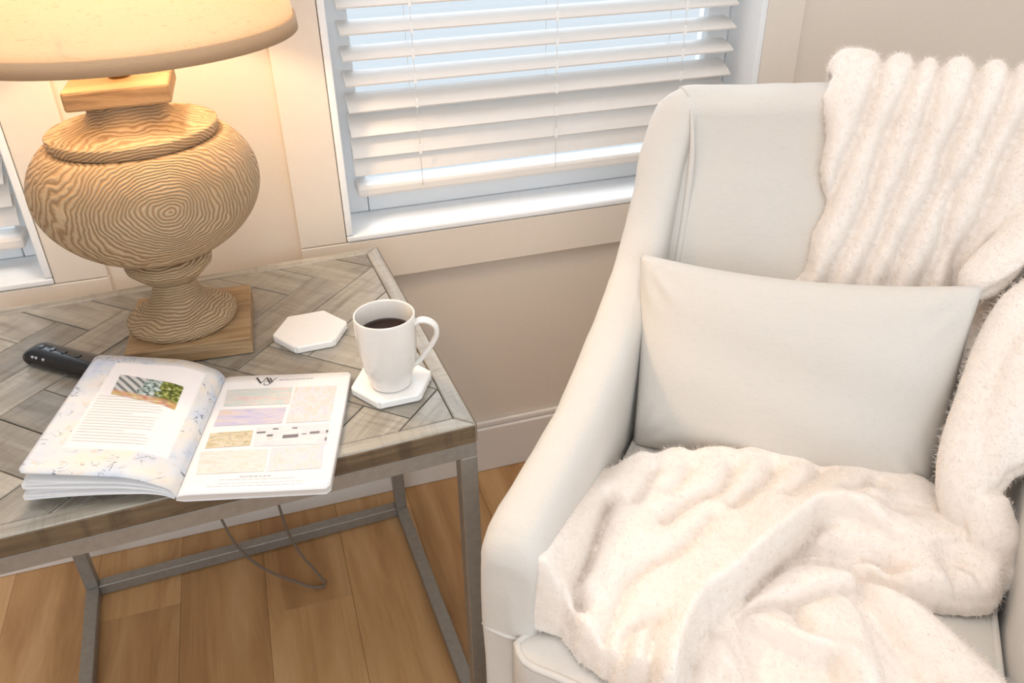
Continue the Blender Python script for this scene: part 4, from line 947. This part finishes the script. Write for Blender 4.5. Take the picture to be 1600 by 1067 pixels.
def seat_layer(name, top, R, creases, ridge=(), bottom=None, lump=0.0025, seed=1):
    poly = smooth_closed(BD[name], 4*len(BD[name])+40) if len(BD[name]) < 30 else np.array(BD[name])
    st = 0.0034; x0, x1 = poly[:, 0].min()-st, poly[:, 0].max()+st; y0, y1 = poly[:, 1].min()-st, poly[:, 1].max()+st
    X, Y = np.meshgrid(np.arange(x0, x1, st), np.arange(y0, y1, st))
    D = seg_dist(X, Y, poly, True); I = inside(X, Y, poly)
    Xc, Yc = (X[1:, 1:]+X[:-1, :-1])/2, (Y[1:, 1:]+Y[:-1, :-1])/2; mask = inside(Xc, Yc, poly)
    Di = np.where(I, D, 0.0); k = np.clip(Di/R, 0, 1); pr = np.sqrt(1-(1-k)**2)
    arm_side = None
    if name == 'M':      # the left edge rides up the inside of the arm
        arm_side = (np.exp(-(np.clip(X-0.022, 0, None)/0.026)**1.6), np.interp(Y, [0.0, .013, .077, .148, .28, .34], [.100, .100, .090, .066, .022, .020]))
    base = seat_base(Y); lo = (bottom if bottom is not None else 0.0)+base
    H = top+lump*bnoise(X, Y, 60, seed)+0.5*lump*bnoise(X, Y, 120, seed+1)
    for nm, amp, wid in ridge: H = H+amp*np.exp(-(seg_dist(X, Y, smooth_path(BD[nm], 24), False)/wid)**2)
    if arm_side is not None: H = H*(1-arm_side[0])+arm_side[1]*arm_side[0]
    for nm, dep, wid in creases: H = H-crease(X, Y, nm, dep, wid)
    Z = lo+np.maximum(H-(lo-base), 0.004)*np.clip(pr, 0.25, 1)
    add_solid(np.stack([X, Y, Z], -1), np.stack([X, Y, lo-0.004], -1), mask)
seat_layer('L1', 0.016, 0.016, [('l1', 0.0175, .009), ('l2', 0.0150, .009), ('f4', 0.0100, .009), ('mb', 0.0150, .010), ('hb', 0.0125, .009), ('rb', 0.0125, .009)], seed=3)
seat_layer('H', 0.040, 0.014, [('f3', 0.0150, .008), ('f2', 0.0125, .007), ('mb', 0.0375, .012), ('rb', 0.0250, .010)], seed=5)
seat_layer('F1', 0.036, 0.022, [('f2', 0.0225, .008), ('mb', 0.0375, .012), ('hb', 0.0300, .010)], [('fr', .018, .020)], seed=7)
seat_layer('F2', 0.044, 0.026, [('f4', 0.0125, .010), ('rb', 0.0325, .010), ('hb2', 0.0375, .010)], seed=9)
seat_layer('RL', 0.050, 0.020, [('r1', 0.0375, .010), ('r2', 0.0125, .011), ('r3', 0.0225, .007), ('r4', 0.0150, .008), ('mb', 0.0425, .012)], seed=11)
seat_layer('M', 0.054, 0.012, [('m1', 0.0450, .007), ('m2', 0.0200, .010), ('m3', 0.0225, .008), ('m4', 0.0225, .008), ('m5', 0.0250, .009), ('m6', 0.0250, .009), ('m7', 0.0175, .009), ('m8', 0.0175, .009), ('m9', 0.0200, .009), ('m10', 0.0175, .009), ('m11', 0.0225, .009), ('r1', 0.0275, .009)], [('mr', .026, .042)], lump=0.003, seed=13)
# drape over the back: profile from behind, over the top rail, down the inside
bp_ = smooth_path([(.772, .70), (.770, .80), (.762, .868), (.735, .900), (.700, .905), (.668, .885), (.650, .850), (.607, .75), (.560, .64), (.520, .548)], 160)
arc = np.r_[0, np.cumsum(np.linalg.norm(np.diff(bp_, axis=0), axis=1))]
s0 = arc[np.argmin(np.hypot(bp_[:, 0]-.650, bp_[:, 1]-.850))]; arc = arc-s0
tn = np.gradient(bp_, axis=0); tn /= np.linalg.norm(tn, axis=1)[:, None]; nr = np.c_[tn[:, 1], -tn[:, 0]]
if nr[len(nr)//2][1] < 0: nr = -nr
left = np.array([(0.192, -0.5), (0.194, -0.14)]+[list(p) for p in BD['bk']]+[(0.198, 0.35)])
U, Sg = np.meshgrid(np.arange(0.18, 0.552, 0.0034), np.arange(arc[0], arc[-1]-0.004, 0.0034))
lw = np.interp(Sg, left[:, 1], left[:, 0])+0.003*np.sin(Sg*70)
D = np.clip(U-lw, 0, None); Dr = np.clip(0.548-U, 0, None)
k = np.clip(np.minimum(D, Dr)/0.022, 0, 1); pr = np.sqrt(1-(1-k)**2)
Hh = 0.027+0.0025*bnoise(U, Sg, 45, 21)+0.001*bnoise(U, Sg, 110, 22)
for nm, dep, wid in (('b1', .020, .0085), ('b2', .020, .0085), ('b3', .020, .0085), ('b4', .022, .0090), ('b5', .022, .0090), ('b6', .024, .010), ('b7', .018, .009)):
    pts = [list(p) for p in BD[nm]]
    if nm in ('b1', 'b2', 'b3', 'b4', 'b5'): pts = [[pts[1][0]+0.012, -0.36], [pts[1][0]+0.008, -0.15]]+pts[1:]
    else: pts = [[pts[0][0]+0.03, pts[0][1]-0.10]]+pts
    pts = pts+[[pts[-1][0]-0.012, 0.36]]
    d = seg_dist(U, Sg, smooth_path(pts, 40), False); Hh = Hh-dep*np.exp(-(d/wid)**1.25)
Hh = 0.003+np.maximum(Hh, 0.003)*np.clip(pr, 0.2, 1)
bx = np.interp(Sg, arc, bp_[:, 0]); bz = np.interp(Sg, arc, bp_[:, 1]); nx_ = np.interp(Sg, arc, nr[:, 0]); nz_ = np.interp(Sg, arc, nr[:, 1])
top = np.stack([U, bx+nx_*Hh, bz+nz_*Hh], -1); bot = np.stack([U, bx-nx_*0.004, bz-nz_*0.004], -1)
Uc = (U[1:, 1:]+U[:-1, :-1])/2; lc = (lw[1:, 1:]+lw[:-1, :-1])/2
add_solid(top, bot, Uc > lc)
# rope-like gathered folds that run from the back down beside the pillow to the seat
for nm, rad, fl in (('R1', (.030, .030, .032, .030, .030, .031, .032, .030), (1.0, 0.85)), ('R2', (.030, .028, .028, .028, .028, .026), (1.0, 0.85)), ('R3', (.030, .030, .030, .028, .022), (1.0, 0.9)), ('R4', (.030, .032, .030, .022), (1.0, 0.8)), ('R5', (.034, .034, .034, .030, .026), (1.0, 0.7))):
    P = smooth_path(BD[nm], 46); rr_ = np.interp(np.linspace(0, 1, 46), np.linspace(0, 1, len(rad)), rad)
    rr_ = rr_*(1+0.05*np.sin(np.linspace(0, 17, 46))); e = np.linspace(0, 1, 46); rr_ = rr_*np.sqrt(np.clip(1-np.clip(1-np.minimum(e, 1-e)*9, 0, 1)**2, 0.02, 1))
    V, F = tube_data(P, rr_, 28, fl)
    V = [v+0.0 for v in V]; o0 = len(bV)
    for i, v in enumerate(V):
        a = (i % 28)/28*2*math.pi; c = P[i//28]; sc2 = 1-0.24*math.exp(-((math.sin((a-0.8)/2+0.6*math.sin(i//28*0.07)))/0.16)**2)-0.20*math.exp(-((math.sin((a-3.4)/2))/0.16)**2)
        bV.append(tuple(c+(v-c)*sc2))
    bF.extend([tuple(q+o0 for q in f) for f in F])
bme = mesh('throw_blanket', bV, bF); fixn(bme)
TBK = link('throw_blanket', bme, M['plush'], None, True); TBK.location = CO; TBK.rotation_euler = (0, 0, CR)
tag(TBK, 'cream ribbed plush throw blanket draped over the armchair back and seat', 'blanket')
rm = TBK.modifiers.new('merge', 'REMESH'); rm.mode = 'VOXEL'; rm.voxel_size = 0.0030; rm.use_smooth_shade = True
sm = TBK.modifiers.new('soften', 'SMOOTH'); sm.factor = 0.5; sm.iterations = 1
tx = bpy.data.textures.new('pile', 'CLOUDS'); tx.noise_scale = 0.010; tx.noise_depth = 3
dp = TBK.modifiers.new('pile', 'DISPLACE'); dp.texture = tx; dp.strength = 0.0016; dp.mid_level = 0.5; dp.texture_coords = 'LOCAL'

ps = TBK.modifiers.new('fur', 'PARTICLE_SYSTEM').particle_system
st = ps.settings; st.type = 'HAIR'; st.count = 120000; st.hair_length = 0.0029; st.hair_step = 2; st.display_step = 2; st.render_step = 2
st.use_advanced_hair = True; st.brownian_factor = 0.0025; st.factor_random = 0.001; st.length_random = 0.5
st.root_radius = 0.35; st.tip_radius = 0.08; st.radius_scale = 0.001; st.use_modifier_stack = True
# slight slackness of the slipcover
tw = bpy.data.textures.new('slack', 'CLOUDS'); tw.noise_scale = 0.11; tw.noise_depth = 2
for o in list(CH.children):
    if o.name.split('.')[0] in ('arm', 'backrest'):
        d = o.modifiers.new('slack', 'DISPLACE'); d.texture = tw; d.strength = 0.009; d.mid_level = 0.5; d.texture_coords = 'OBJECT'; d.texture_coords_object = CH
